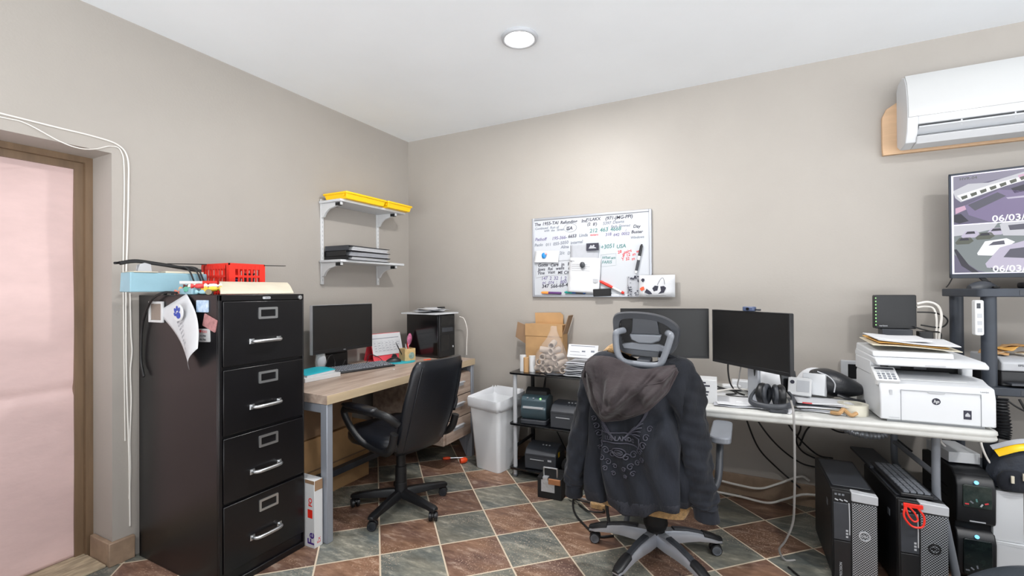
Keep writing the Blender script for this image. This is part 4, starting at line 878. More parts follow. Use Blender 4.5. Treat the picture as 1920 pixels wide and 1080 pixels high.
layers = [(.024, [(-.10, .0), (-.05, .01), (.0, 0), (.05, .01), (.10, .0)]), (.068, [(-.09, .0), (-.035, .01), (.02, .0), (.075, .01)]), (.112, [(-.06, .0), (-.005, .015), (.055, .005)]), (.156, [(-.03, .005), (.025, .01)]), (.20, [(.01, .01)])]
for li, (z, l) in enumerate(layers):
    for i, (x, y) in enumerate(l):
        face = (li + i) % 3
        a = (rnd.uniform(-.2, .2), rnd.uniform(-.15, .15), (PI / 2 + rnd.uniform(-.35, .35)) if face else rnd.uniform(-.5, .5))
        names = ['bottom', 'second', 'third', 'fourth', 'topmost']
        lab = 'paper core in the ' + names[li] + ' layer of the bag, ' + ['first', 'second', 'third', 'fourth', 'fifth'][i] + ' from the left'
        o = roll((-1.265 + x, 3.07 + y, z0 + z + .003), a, lab, R0); R0 = R0 or o; n += 1
t = thing('plastic_bag', 'clear plastic bag bulging with paper cores on the rack top', 'bag', (-1.26, 3.075, z0 + .001))
b = B(); rings = []
for z, w_, d_, sx in ((0, .12, .075, 0), (.02, .148, .085, 0), (.07, .15, .088, 0), (.13, .12, .08, .0), (.19, .085, .065, .005), (.25, .05, .035, .012), (.30, .028, .015, .015), (.335, .022, .008, .016)):
    rings.append([(sx + w_ * math.cos(2 * PI * i / 26) * (1 + .06 * math.sin(5 * i + z * 40)), d_ * math.sin(2 * PI * i / 26) * (1 + .07 * math.cos(4 * i + z * 55)), z) for i in range(26)])
b.loft(rings, cap=False); b.build('film', 'clear', t, angle=80)
# poly mailers, envelope
for k in range(8):
    tag(sheet(-1.03 + .006 * (k % 3), 3.10 + .006 * ((k * 2) % 3), z0 + .004 + .0125 * k, .20, .26, (k * 37) % 9 - 4, .005, k).build('mailer', 'greypaper' if k % 3 else 'lgrey', solid=.006, bevel=.002), ['lowest', 'second', 'third', 'fourth', 'fifth', 'sixth', 'seventh', 'topmost'][k] + ' grey mailer in the pile on the rack top', 'mailer', 'grey mailers piled on the rack')
tag(sheet(-1.20, 3.0, z0 + .003, .13, .055, 12, .004, 20).build('mailer', 'dark', solid=.004), 'dark folded sleeve lying on the rack edge in front of the bag', 'sleeve')
t = thing('cheque', 'white printed cheque leaning on the pile of grey mailers', 'cheque', (-1.005, 3.005, z0 + .175), -3)
m = T(rx=-22); b = B(m); b.box(-.108, -.001, -.046, .108, .001, .046); b.build('sheet', 'paper', t)
b = B(m); b.box(-.09, -.0016, .034, .085, -.001, .038); b.box(-.09, -.0016, -.008, -.02, -.001, -.005); b.box(-.005, -.0016, -.006, .02, -.001, .004); b.box(.06, -.0016, -.004, .085, -.001, .008); b.box(-.09, -.0016, -.03, .03, -.001, -.028); b.build('cheque_print', 'inkgrey', t)
tag(sheet(-1.03, 3.24, z0 + .135, .22, .12, 6, .012, 31).build('mailer', 'lgrey', solid=.004), 'crumpled grey wrapper behind the cheque on the rack top', 'wrapper')
# black box with a silver handle on the floor, clutter round it
t = thing('tool_box', 'small black box with silver carry handle on the floor by the rack', 'tool box', (-1.155, 2.83, 0), 4)
b = B(); b.box(-.082, -.085, 0, .082, .085, .135); b.build('case', 'softblack', t, bevel=.004)
b = B(); b.tube([(-.045, -.06, .133), (-.045, -.06, .185), (-.038, -.06, .192), (.038, -.06, .192), (.045, -.06, .185), (.045, -.06, .133)], .005, k=3); b.build('handle', 'chrome', t)
b = B(); b.box(-.055, -.0875, .045, .035, -.0855, .12); b.rbox(-.045, -.09, .10, -.01, -.055, .138, .004); b.build('silver_tape', pm('foil', (200, 202, 206), .35, .5, bump=(60, .5)), t)
b = B(); b.box(-.005, -.095, .098, .075, -.05, .133); b.build('wood_block', pm('raw_wood', (176, 118, 76), .6, noise=(6, .2)), t, bevel=.003)
t = thing('pouch', 'soft black pouch heaped behind the small black box', 'pouch', (-1.06, 3.03, .071)); b = B(); b.lathe([(.001, .0), (.10, .004), (.12, .05), (.10, .10), (.05, .125), (.001, .13)], n=18, sy=.8); b.build('bag', 'softblack', t, sub=1)
t = thing('white_box', 'white crumpled packet behind the black pouch on the bottom shelf', 'packet', (-1.03, 3.22, .07), 12); b = B(); b.loft([[(-.06, -.04, 0), (.06, -.04, 0), (.06, .04, 0), (-.06, .04, 0)], [(-.055, -.05, .13), (.062, -.03, .11), (.05, .045, .16), (-.06, .03, .15)]]); b.build('packet_body', 'paper', t, bevel=.006)
gf = 'black cables on the floor beside the rack'
cable('floor_cable', [(-1.02, 2.86, .02), (-.98, 2.72, .012), (-.93, 2.62, .008), (-.86, 2.54, .008), (-.74, 2.44, .008), (-.66, 2.48, .008)], .006, 'cableb', 'black cable curving from the small black box toward the chair base', gf)
cable('floor_cable', [(-1.0, 2.80, .01), (-.93, 2.75, .03), (-.85, 2.78, .012), (-.78, 2.72, .01), (-.86, 2.68, .012), (-.95, 2.74, .01)], .005, 'cableb', 'short black cable coiled by the sleeve of the hoodie', gf)
cable('floor_cable', [(-1.04, 2.79, .04), (-.97, 2.75, .05), (-.92, 2.78, .03), (-.8, 2.82, .01)], .007, 'cableg', 'thick grey cable end beside the small black box', gf)
tag(B().rbox(-.05, -.04, 0, .05, .04, .035, .02).build('foam_piece', 'fleece', loc=(-.83, 2.78, 0), bevel=.006), 'small tan foam scrap on the floor behind the hoodie sleeve', 'foam')
# ---------------------------------------------------------------- folding table along the back wall
TT = .74; TA = 4.5
def tw(x, y, z=TT):          # table frame -> room (origin at the front left corner)
    c, s_ = math.cos(math.radians(TA)), math.sin(math.radians(TA)); return (-.745 + x * c - y * s_, 2.504 + x * s_ + y * c, z)
t = thing('folding_table', 'long off-white plastic folding table along the back wall', 'table', tw(0, 0, 0), TA)
b = B(); L_, D_ = 1.70, .715
def tr(dx, z): return [(L_ / 2 + x, D_ / 2 + y, z) for x, y in rrect(L_ - 2 * dx, D_ - 2 * dx, .06 - dx * .5, 6)]
b.loft([tr(.012, TT - .048), tr(.004, TT - .044), tr(.0, TT - .036), tr(.003, TT - .026), tr(.003, TT - .022), tr(-.001, TT - .016), tr(.0, TT - .006), tr(.006, TT)]); b.build('tabletop', 'table', t, angle=50)
for x in (.20, L_ - .185):
    for y in (.11, D_ - .11):
        b = B(); b.tube([(x, y, TT - .05), (x, y, .40), (x + (.02 if x > 1 else -.02), y, .34), (x + (.075 if x > 1 else -.075), y, .0)], .016, n=12, k=4); b.build('leg', 'grey', t)
    b = B(); b.cyl((x, .11, .50), (x, D_ - .11, .50), .012); b.build('cross_bar', 'grey', t)
    if x > 1: continue
    b = B(); b.tube([(x, D_ / 2, .50), (x - (.08 if x > 1 else -.08), D_ / 2, .60), (x - (.2 if x > 1 else -.2), D_ / 2, TT - .05)], .011, n=10); b.build('brace', 'grey', t)

# two monitors on the table
def desk_stand(t, h, drop, mt='silver'):
    b = B(); b.box(-.035, .03, -drop, .035, .05, .02); b.build('stand_neck', mt, t, bevel=.004)
    b = B(); b.rbox(-.08, .0, -drop, .08, .12, -drop + .012, .02); b.build('stand_base', mt, t, bevel=.003)
gm = 'pair of black monitors on the folding table'
t = monitor('monitor', 'left black monitor of the pair on the folding table, behind the headrest', (-.462, 2.950, 1.082), 14, .522, .303, .006, .014, group=gm); desk_stand(t, 0, .341)
t = monitor('monitor', 'right black monitor of the pair with a webcam on top', (.0, 2.735, 1.081), -46, .522, .303, .007, .018, group=gm); desk_stand(t, 0, .340)
t = thing('webcam', 'small grey-blue webcam clipped on top of the right monitor', 'webcam', (.012, 2.738, 1.2335), -30)
b = B(); b.rbox(-.032, -.022, .0, .032, .010, .024, .010); b.build('body', pm('slate_blue', (74, 86, 116), .35), t, bevel=.004); b = B(); b.cyl((0, -.023, .012), (0, -.026, .012), .008, n=16); b.build('lens', 'glassblack', t); b = B(); b.box(.032, -.01, .003, .055, .006, .012); b.box(-.015, .006, -.025, .015, .012, .004); b.build('clip', 'dark', t)
gc = 'cables hanging under the right monitor'
cable('monitor_cable', [(-.10, 2.86, .95), (-.10, 2.87, .88), (-.09, 2.90, .81), (-.06, 2.95, .757), (-.02, 2.90, .752)], .0045, 'cableb', 'black cable dropping from the left end of the right monitor', gc)
cable('monitor_cable', [(-.03, 2.79, .95), (-.045, 2.82, .86), (-.05, 2.86, .80), (.0, 2.90, .765), (.05, 2.88, .752)], .0035, 'cableg', 'thin grey cable dropping from the middle of the right monitor', gc)
cable('monitor_cable', [(.03, 2.74, .95), (.036, 2.76, .86), (.04, 2.82, .77), (.05, 2.90, .752)], .006, 'cableb', 'thick black cable dropping beside the stand of the right monitor', gc)
gk = 'tangled cables on the folding table'
rnd = random.Random(21)
for k, (pts, r_, c, lab) in enumerate((
    ([(-.26, 3.1, .80), (-.22, 3.05, .81), (-.18, 3.0, .775), (-.1, 2.98, .76), (-.02, 3.0, .755), (.06, 2.96, .755)], .005, 'cableb', 'black cable winding along the back of the table to the white box'),
    ([(-.20, 2.95, .755), (-.12, 2.97, .765), (-.06, 2.90, .757), (-.11, 2.85, .757), (-.04, 2.82, .757), (.03, 2.84, .757)], .004, 'cableb', 'black cable coiled in front of the right monitor'),
    ([(-.16, 2.90, .76), (-.08, 2.93, .775), (.0, 2.96, .77), (.07, 2.92, .76), (.1, 2.95, .757)], .005, 'cablew', 'white cable arching across the papers under the right monitor'),
    ([(.0, 2.83, .757), (.04, 2.88, .775), (.09, 2.90, .77), (.07, 2.82, .757), (.03, 2.86, .757)], .0035, 'cableg', 'grey charger cable looped by the headphones'))):
    cable('table_cable', pts, r_, c, lab, gk)
def adapter(x, y, w, h, d, c, lab, rz, nm='adapter', cat='adapter'): 
    t = thing(nm, lab, cat, (x, y, TT), rz); b = B(); b.rbox(-w / 2, -d / 2, .002, w / 2, d / 2, h, .008); b.build('case', c, t, bevel=.005); return t
adapter(-.09, 3.06, .10, .035, .06, 'white', 'white power adapter under the gap between the monitors', 10)
adapter(.05, 3.02, .11, .03, .05, 'white', 'white charger behind the cables under the right monitor', -12)
adapter(-.02, 3.10, .14, .06, .07, 'offwhite', 'off-white network box against the wall behind the cables', 2, 'network_box', 'network box')
# white box with black printing beside the hoodie
t = thing('carton', 'small white box with black printing on the table beside the hoodie', 'box', (-.195, 2.72, TT), 3); B().box(-.045, -.06, 0, .045, .06, .125).build('carton_body', 'white', t, bevel=.002)
b = B()
for k, w_ in enumerate((.03, .05, .02, .045, .04, .025)): b.box(-.04, -.0608, .105 - .016 * k, -.04 + w_, -.0602, .113 - .016 * k)
b.build('box_print', 'ink', t)
tag(B().rbox(-.03, -.03, 0, .03, .03, .045, .01).build('yellow_block', pm('pale_yellow', (226, 214, 110), .5), loc=(-.23, 2.86, TT), bevel=.004), 'pale yellow block behind the small white printed box', 'block')
gp = 'loose papers on the folding table'
for k, (x, y, w_, h_, r_, c, lab) in enumerate(((-.04, 2.73, .25, .20, 12, 'paper', 'white sheet spread flat in front of the right monitor'), (-.02, 2.80, .22, .19, -14, 'paper', 'second white sheet lying skewed under the monitor cables'), (-.11, 2.86, .2, .16, 28, 'paper', 'creased white sheet by the small printed box'), (-.03, 2.655, .27, .08, 4, 'greypaper', 'grey edge of a sheet at the front of the table'), (.13, 2.66, .14, .10, -20, 'paper', 'small white sheet under the headphones'))):
    tag(sheet(x, y, TT + .003 + .0025 * (3 - k if k < 3 else 0), w_, h_, r_, .006, 40 + k).build('paper_sheet', c, solid=.0012), lab, 'paper', gp)
# plastic carrier and white bag behind
tag(B(T(.13, 3.15, TT)).loft([[(.11 * s_ * math.cos(2 * PI * i / 14) * (1 + .1 * math.sin(3 * i)), .06 * s_ * math.sin(2 * PI * i / 14), z) for i in range(14)] for z, s_ in ((0, 1), (.04, 1.1), (.09, .95), (.13, .6), (.15, .2))]).build('plastic_bag', 'liner', sub=1), 'crumpled translucent white bag behind the headphones', 'bag')
tag(B(T(.335, 3.05, TT)).loft([[(.10 * s_ * math.cos(2 * PI * i / 14) * (1 + .08 * math.sin(4 * i)), .06 * s_ * math.sin(2 * PI * i / 14), z) for i in range(14)] for z, s_ in ((0, 1), (.05, 1.1), (.11, .95), (.155, .6), (.17, .2))]).build('plastic_bag', 'paper', sub=1), 'crumpled white bag behind the small white thermostat box', 'bag')
# headphones
t = thing('headphones', 'large black over-ear headphones on the folding table', 'headphones', (.118, 2.70, TT + .006), -8)
for x, a in ((-.055, -14), (.028, 18)):
    b = B(T(x, .0, .062, 0, 0, a)); b.lathe([(.001, -.022), (.03, -.022), (.046, -.012), (.050, .0), (.048, .012), (.040, .018), (.001, .012)], axis='x', n=26, sy=1.12); b.build('ear_cup', 'black', t, bevel=.002)
    b = B(T(x + .022 * (1 if x < 0 else -1), .0, .062, 0, 0, a)); pts = [(0, .036 * math.cos(q * PI / 9), .042 * math.sin(q * PI / 9)) for q in range(18)]; b.tube(pts, .012, n=10, closed=True, k=2); b.build('ear_cushion', 'dark', t, angle=80)
b = B(); b.tube([(-.085, .01, .075), (-.10, -.03, .05), (-.095, -.075, .028), (-.04, -.105, .022), (.03, -.105, .025), (.078, -.07, .035), (.085, -.02, .055), (.065, .01, .078)], .014, n=10, flat=.55); b.build('headband', 'dark', t, angle=80)
t = thing('handset', 'small dark grey handset lying in front of the headphones', 'handset', (.13, 2.610, TT), 5); B().rbox(-.042, -.022, .001, .042, .022, .028, .01).build('shell', 'dark', t, bevel=.006)
# pile of mail with the thermostat box and tape
gl = 'letters in the pile at the front of the table'
for k in range(7):
    x, y, r_ = .305 + .012 * ((k * 3) % 4), 2.755 + .008 * (k % 3), (-6, 9, -3, 12, 4, -8, 6)[k]
    tag(sheet(x, y, TT + .004 + .0068 * k, .24, .15, r_, .003, 60 + k).build('letter', ('paper', 'greypaper', 'cream', 'paper', 'dark', 'paper', 'paper')[k], solid=.004), ['lowest', 'second', 'third', 'fourth', 'dark fifth', 'sixth', 'topmost'][k] + ' letter of the pile by the tape roll', 'letter', gl)
tag(B().rbox(-.02, -.006, 0, .02, .006, .004, .002).build('red_tab', 'inkred', loc=(.258, 2.672, TT + .045)), 'tiny red tab on the front edge of the letter pile', 'tab')
tag(B().tube([(-.05, 0, .012), (-.02, -.02, .018), (.0, .01, .03), (.025, -.015, .012), (.05, 0, .02)], .009, n=8).build('tan_strap', 'tan', loc=(.405, 2.668, TT)), 'crumpled tan strap between the letter pile and the tape roll', 'strap')
t = thing('thermostat', 'small white box with grey display and black dial mark on the letters', 'thermostat', (.235, 2.79, TT + .054), -12)
m = T(rx=-24); b = B(m); b.rbox(-.052, -.014, .002, .052, .014, .095, .008, axis='y'); b.build('case', 'white', t, bevel=.003); b = B(m); b.rbox(-.012, -.0155, .02, .044, -.0135, .08, .003, axis='y'); b.build('display', 'lgrey', t); b = B(m); b.cyl((-.032, -.0135, .068), (-.032, -.016, .068), .010, n=18); b.build('dial', 'ink', t)
for k in range(4): pass
t = thing('phone', 'dark phone standing tilted behind the thermostat box', 'phone', (.20, 2.84, TT + .06), 22); b = B(T(rx=-18)); b.rbox(-.04, -.006, 0, .04, .006, .115, .008, axis='y'); b.build('shell', 'black', t, bevel=.002); b = B(T(rx=-18)); b.box(-.034, -.0068, .008, .034, -.0058, .107); b.build('screen', 'glassblack', t)
tag(B(T(rx=-15)).box(-.05, -.03, 0, .05, .03, .11).build('carton_box', 'offwhite', loc=(.305, 2.835, TT + .056), rot=(0, 0, -.3), bevel=.003), 'plain pale box leaning under the black leather bag', 'box')
# black leather bag
t = thing('leather_bag', 'black leather pouch bag lying on the table beside the printer', 'bag', (.41, 2.92, TT + .05), 8)
b = B(); rings = []
for k in range(13):
    u = k / 12; x = -.12 + .24 * u; s_ = max(.12, math.sin(PI * (.10 + .82 * u)) ** .6); hh = .165 * (1 - .55 * max(0, u - .35)) * s_; dd = .085 * s_
    rings.append([(x, dd * math.cos(2 * PI * j / 18), .085 - .05 * u + hh * .5 * math.sin(2 * PI * j / 18) * (1 + .1 * math.cos(2 * PI * j / 9))) for j in range(18)])
b.loft(rings); b.build('bag_body', 'leather', t, angle=80, sub=1)
b = B(); b.tube([(-.10, -.066, .13), (-.055, -.086, .11), (-.03, -.092, .075), (-.032, -.085, .03)], .003, n=6); b.build('zip', 'lgrey', t); b = B(); b.tube([(-.02, -.088, .02), (.04, -.09, .0), (.10, -.075, -.012), (.125, -.04, .0), (.125, -.03, .05)], .011, n=8, flat=.5); b.build('strap', 'leather', t)
# roll of packing tape lying flat
t = thing('tape_roll', 'wide roll of pale packing tape lying flat beside the printer', 'tape', (.452, 2.74, TT + .001), 0)
b = B(); n = 40
R = [[(r_ * math.cos(2 * PI * i / n), r_ * math.sin(2 * PI * i / n), z) for i in range(n)] for r_, z in ((.038, 0), (.062, 0), (.062, .05), (.038, .05))]
b.loft(R, cap=False, loop=True); b.build('tape_ring', pm('pale_tape', (208, 204, 188), .35), t)
t = thing('wall_plate', 'grey wall outlet box on the back wall left of the printer', 'outlet', (.545, YB, .86)); b = B(); b.rbox(-.048, -.03, -.06, .06, 0, .06, .006, axis='y'); b.build('plate', 'lgrey', t, bevel=.003); b = B(); b.box(-.015, -.032, -.045, .045, -.029, .04); b.build('socket_face', 'glassblack', t)

# ---------------------------------------------------------------- laser printer
t = thing('laser_printer', 'white office laser printer with scanner lid on the folding table', 'printer', (.738, 2.655, TT), 4.0)
b = B(); pw, pdp, ph = .40, .37, .215
b.prism([(0, .012), (0, .13), (.012, .175), (.06, .185), (.10, .20), (.35, .20), (pdp, .18), (pdp, .012)], -pw / 2, pw / 2, 'x'); b.build('body', 'offwhite', t, bevel=.006, seg=3)
b = B(); b.box(-pw / 2 + .03, .02, 0, pw / 2 - .03, pdp - .02, .014); b.build('foot_plate', 'lgrey', t)
b = B(); b.box(-.205 + .0, .12, .195, -.165, .36, .262); b.box(.165, .20, .195, .205, .36, .262); b.box(-.165, .28, .195, .165, .36, .262); b.build('scanner_support', 'offwhite', t, bevel=.004)
b = B(); b.prism([(.235, .20), (.235, .262), (.28, .262), (.28, .20)], -.165, .165, 'x'); b.build('output_slot', 'softblack', t)
for x in (-.105, -.005): 
    b = B(); b.box(x, .225, .213, x + .05, .236, .232); b.build('output_roller', 'dark', t, bevel=.002)
b = B(); b.prism([(.06, .187), (.235, .198), (.235, .204), (.06, .19)], -.11, .13, 'x'); b.build('output_tray', 'white', t)
lid = B(); lid.prism([(.03, .252), (.03, .268), (.06, .282), (.36, .295), (.375, .28), (.375, .258)], -.203, .192, 'x'); lo = lid.build('scanner_lid', 'offwhite', t, bevel=.005)
b = B(); b.prism([(.09, .284), (.10, .31), (.36, .325), (.37, .29)], -.20, .10, 'x'); b.build('document_feeder', 'offwhite', t, bevel=.006)
b = B(); b.box(-.025, .0285, .256, .045, .031, .263); b.build('lid_grip', 'lgrey', lo)
cp = B(); m = T(-.170, .04, .197, 32); cp.m = m; cp.rbox(-.042, -.035, -.02, .048, .062, .012, .006); cpo = cp.build('control_panel', 'white', t, bevel=.003)
b = B(m); b.box(-.032, .04, .012, .040, .052, .0135); b.build('display', 'dark', cpo)
for r_ in range(4):
    b = B(m); 
    for c in range(4): b.rbox(-.03 + .018 * c, -.026 + .015 * r_, .012, -.018 + .018 * c, -.017 + .015 * r_, .0142, .002)
    o = b.build('key_row', 'grey' if r_ < 3 else 'lgrey', cpo); 
b = B(); b.box(-.125, -.0015, .012, -.1235, .001, .15); b.box(.149, -.0015, .012, .1505, .001, .15); b.box(-.125, -.0015, .1495, .1505, .001, .151); b.build('door_seam', 'grey', t)
b = B(); b.prism([(-.03, .150), (-.025, .143), (.028, .143), (.033, .150)], -.002, .0, 'y'); b.build('door_grip', 'lgrey', t)
lg = B(); lg.cyl((.0, .0, .108), (.0, -.0015, .108), .0148, n=30); lgo = lg.build('logo_disc', 'ink', t)
b = B(); b.text('hp', .020, T(-.0105, -.0018, .102, 90), shear=.25, depth=.0003, bold=.0003); b.build('logo_lettering', 'white', lgo)
b = B(); b.box(.092, -.0015, .040, .118, 0, .078); b.build('badge', 'ink', t); b = B(); b.prism([(.097, .052), (.113, .052), (.113, .06), (.105, .07), (.097, .06)], -.0022, -.0014, 'y'); b.build('badge_mark', 'lgrey', t)
b = B(); b.box(-.165, -.0012, .125, -.155, 0, .148); b.build('button', 'lgrey', t); b = B(); b.text('LaserJet', .009, T(.150, .006, .158, 78), depth=.0002); b.build('model_lettering', 'grey', t); b = B(); b.box(-.168, -.0012, .022, -.13, 0, .025); b.build('vent_line', 'lgrey', t)
gq = 'papers on top of the printer'
for k, (x, y, w_, h_, r_, c, lab) in enumerate(((.69, 2.86, .33, .22, 4, 'cream', 'large cream envelope lowest on the printer lid'), (.675, 2.86, .27, .20, 8, 'manila', 'orange manila envelope sticking out at the back of the printer papers'), (.70, 2.84, .30, .20, 1, 'paper', 'white envelope lying on the manila one over the printer'), (.64, 2.83, .22, .16, 7, 'paper', 'topmost white letter at the left on the printer'))):
    b = B(T(x, y, TT + .338 + .011 * k, 4, 3, r_)); b.grid(lambda u, v: ((u - .5) * w_, (v - .5) * h_, .004 * math.sin(u * 4 + k)), 8, 4)
    tag(b.build('envelope', c, solid=.004, bevel=.001), lab, 'envelope', gq)
# router on its stand behind the printer
t = thing('router', 'black square router with a column of green lights standing behind the printer', 'router', (.718, 3.20, 1.128), 8)
b = B(); b.rbox(-.094, -.015, 0, .094, .02, .185, .008, axis='y'); b.build('case', 'black', t, bevel=.003); b = B(); b.text('verizon', .013, T(-.075, -.0155, .012, 90), depth=.0003, bold=.0002); b.build('lettering', 'lgrey', t)
for k in range(9): b = B(); b.cyl((-.0895, -.0148, .02 + .0185 * k), (-.0895, -.0168, .02 + .0185 * k), .0028, n=10); b.build('status_light', 'lgreen', t)
tag(B().box(-.06, -.05, 0, .07, .05, 1.127 - TT).build('power_unit', 'dark', loc=(.715, 3.2, TT + .0005), bevel=.004), 'tall dark grey box carrying the router behind the printer', 'box')
tag(B().rbox(-.03, -.025, 0, .03, .025, .045, .006).build('power_plug', 'black', loc=(.835, 3.16, 1.075), bevel=.004), 'black plug block hanging beside the router stand', 'plug')
gr_ = 'cables behind the router'
cable('router_cable', [(.815, 3.2, 1.265), (.86, 3.2, 1.275), (.90, 3.2, 1.255), (.915, 3.2, 1.2), (.905, 3.2, 1.1), (.90, 3.2, .98)], .006, 'cablew', 'thick white cable arching from the router', gr_)
cable('router_cable', [(.815, 3.2, 1.245), (.85, 3.21, 1.25), (.885, 3.21, 1.24), (.895, 3.2, 1.18), (.89, 3.2, 1.05)], .005, 'cablew', 'second white cable inside the arch from the router', gr_)
cable('router_cable', [(.815, 3.2, 1.22), (.88, 3.2, 1.218), (.93, 3.22, 1.2), (.945, 3.22, 1.17), (.91, 3.2, 1.14), (.83, 3.2, 1.15)], .004, 'cableb', 'black cable looping right of the router', gr_)
cable('router_cable', [(.80, 3.18, 1.14), (.86, 3.18, 1.12), (.91, 3.2, 1.11), (.90, 3.2, 1.06), (.84, 3.18, 1.05), (.82, 3.17, 1.07)], .004, 'cableb', 'black cable looped below the router plug', gr_)
# cables under the table
gu = 'black cables hanging under the folding table'
und = [([(-.05, 3.20, .69), (.0, 3.22, .50), (.06, 3.28, .34), (.16, 3.33, .22), (.28, 3.33, .12)], 'black cable hanging furthest left under the table'),
       ([(-.02, 3.2, .69), (.06, 3.22, .52), (.16, 3.27, .38), (.28, 3.32, .28), (.38, 3.33, .26)], 'second black cable from the left sweeping right under the table'),
       ([(.18, 3.22, .69), (.2, 3.25, .56), (.27, 3.3, .44), (.37, 3.33, .34), (.45, 3.33, .33)], 'black cable hanging from the middle of the table to the wall'),
       ([(.26, 3.22, .69), (.28, 3.25, .52), (.26, 3.3, .42), (.3, 3.34, .34), (.40, 3.34, .30)], 'black cable bending back under the middle of the table'),
       ([(.34, 3.22, .69), (.40, 3.25, .56), (.48, 3.3, .5), (.58, 3.3, .52)], 'black cable swinging above the left computer tower'),
       ([(.46, 3.2, .69), (.40, 3.25, .6), (.32, 3.3, .5), (.28, 3.33, .38)], 'black cable slanting left behind the first tower'),
       ([(.55, 3.2, .69), (.62, 3.22, .60), (.72, 3.25, .52), (.8, 3.25, .45)], 'black cable slanting right over the second tower')]
for pts, lab in und: cable('hanging_cable', pts, .005, 'cableb', lab, gu)
gw = 'pale cables along the baseboard'
cable('baseboard_cable', [(-.22, 3.30, .10), (-.06, 3.30, .085), (.06, 3.29, .09), (.16, 3.31, .13), (.28, 3.33, .19), (.33, 3.34, .17)], .007, 'cablew', 'pale cable sagging along the baseboard and rising to the right', gw)
cable('baseboard_cable', [(-.22, 3.27, .03), (-.05, 3.27, .025), (.1, 3.26, .02), (.2, 3.27, .06), (.3, 3.29, .10), (.42, 3.3, .105)], .007, 'cablew', 'lower pale cable lying along the floor by the baseboard', gw)
cable('table_edge_cable', [(.185, 2.60, TT + .065), (.188, 2.50, TT + .02), (.19, 2.50, .55), (.19, 2.54, .35), (.185, 2.58, .22), (.155, 2.60, .12), (.13, 2.62, .06), (.155, 2.64, .006), (.2, 2.66, .006)], .005, 'cableg', 'grey cable hanging over the front edge of the table down to the floor')
cable('floor_cable', [(.165, 2.58, .006), (.22, 2.50, .006), (.30, 2.42, .006), (.36, 2.36, .006)], .004, 'cableb', 'thin black cord on the floor by the first computer tower')
t = thing('flex_duct', 'silver foil flexible duct hanging under the folding table', 'duct', (.50, 3.05, .58), 0)
b = B(); b.tube([(-.07, .0, .10), (-.06, 0, .03), (.0, 0, -.005), (.08, 0, -.015), (.135, 0, .0), (.155, 0, .05)], lambda u: .02 + .003 * math.sin(u * 120), n=12, k=16); b.build('hose', pm('foil_grey', (170, 174, 180), .35, .6), t)
# ---------------------------------------------------------------- office chair with the hoodie over its back
HX, HY = -.42, 2.38
t = thing('office_chair', 'office chair with grey headrest and silver five-arm base before the folding table', 'chair', (HX, HY, 0), 0)
for k in range(5):
    a = 33.6 + 72 * k; arm = B(T(rz=a)); R_ = .325
    prof = [(.03, .150, .085, .030), (.09, .148, .082, .030), (.16, .140, .084, .028), (.22, .125, .082, .026), (.27, .108, .074, .026), (.31, .092, .066, .026), (.345, .080, .062, .020)]
    arm.loft([[(r, w_ * x, (zt - .006 if abs(x) < .99 else zt - .02) if y > 0 else zb) for x, y in ((-1, -1), (1, -1), (1, 1), (.7, 1), (-.7, 1), (-1, 1))] for r, zt, zb, w_ in prof]); o = arm.build('base_arm', 'silver', t, bevel=.004)
    b = B(T(rz=a)); b.loft([[(r, w_ * x * .62, z) for x, z in ((-1, zt - .008), (1, zt - .008), (.8, zt + .003), (-.8, zt + .003))] for r, zt, zb, w_ in prof[1:5]]); b.build('arm_inlay', 'dark', o, bevel=.002)
    b = B(T(rz=a)); b.loft([[(r, w_ * x, z) for x, z in ((-1.02, zb + (zt - zb) * .55), (1.02, zb + (zt - zb) * .55), (.85, zt - .002), (.4, zt + .006), (-.4, zt + .006), (-.85, zt - .002))] for r, zt, zb, w_ in ((.245, .118, .08, .024), (.285, .106, .074, .027), (.325, .088, .064, .026), (.350, .078, .062, .017))]); b.build('arm_end_cap', 'black', o, bevel=.003)
add_casters(t, .318, 33.6, ('black', 'grey'), swivel=[20, 100, 190, 250, 320])
b = B(); b.cyl((0, 0, .075), (0, 0, .155), .050, .044, n=28); b.cyl((0, 0, .155), (0, 0, .18), .05, .06, n=28); b.cyl((0, 0, .18), (0, 0, .235), .06, .052, n=28); b.cyl((0, 0, .235), (0, 0, .33), .03, n=20); b.build('column', 'softblack', t, bevel=.003)
b = B(); b.box(-.12, -.14, .33, .12, .12, .375); b.cyl((-.12, .02, .35), (-.27, .02, .345), .006); b.build('tilt_mechanism', 'softblack', t, bevel=.006)
b = B(); b.tube([(-.20, -.10, .36), (-.215, -.12, .28), (-.20, -.14, .20)], .008, n=8); b.build('lever', 'black', t)
b = B(); rings = []
for z, s_ in ((.375, .88), (.385, .97), (.41, 1.0), (.44, 1.0), (.455, .93), (.46, .6)): rings.append([(x * s_, y * s_ + .06, z) for x, y in rrect(.50, .48, .12, 8)])
b.loft(rings); b.build('seat', 'softblack', t, angle=80)
b = B(); rings = []
for k in range(16):
    s_ = k / 15; z = .325 + .675 * s_; w_ = .215 + .02 * math.sin(PI * s_); e = .6 if k in (0, 15) else .9 if k in (1, 14) else 1
    rings.append([(-.03 + w_ * (1 if 0 < k < 15 else .9) * math.copysign(abs(math.cos(2 * PI * j / 32)) ** .6, math.cos(2 * PI * j / 32)), (-.168 - .045 * max(0, 1 - s_ * 5)) + .028 * e * math.sin(2 * PI * j / 32) - .02 * (1 - (math.cos(2 * PI * j / 32)) ** 2) , z ) for j in range(32)])
b.loft(rings); b.build('backrest', 'fleece', t, angle=80)
b = B(); b.tube([(-.20, -.17, 1.035), (-.16, -.175, 1.068), (-.11, -.175, 1.070), (-.07, -.17, 1.05)], .022, n=10); b.build('cover_edge', 'fleece', t, angle=80)
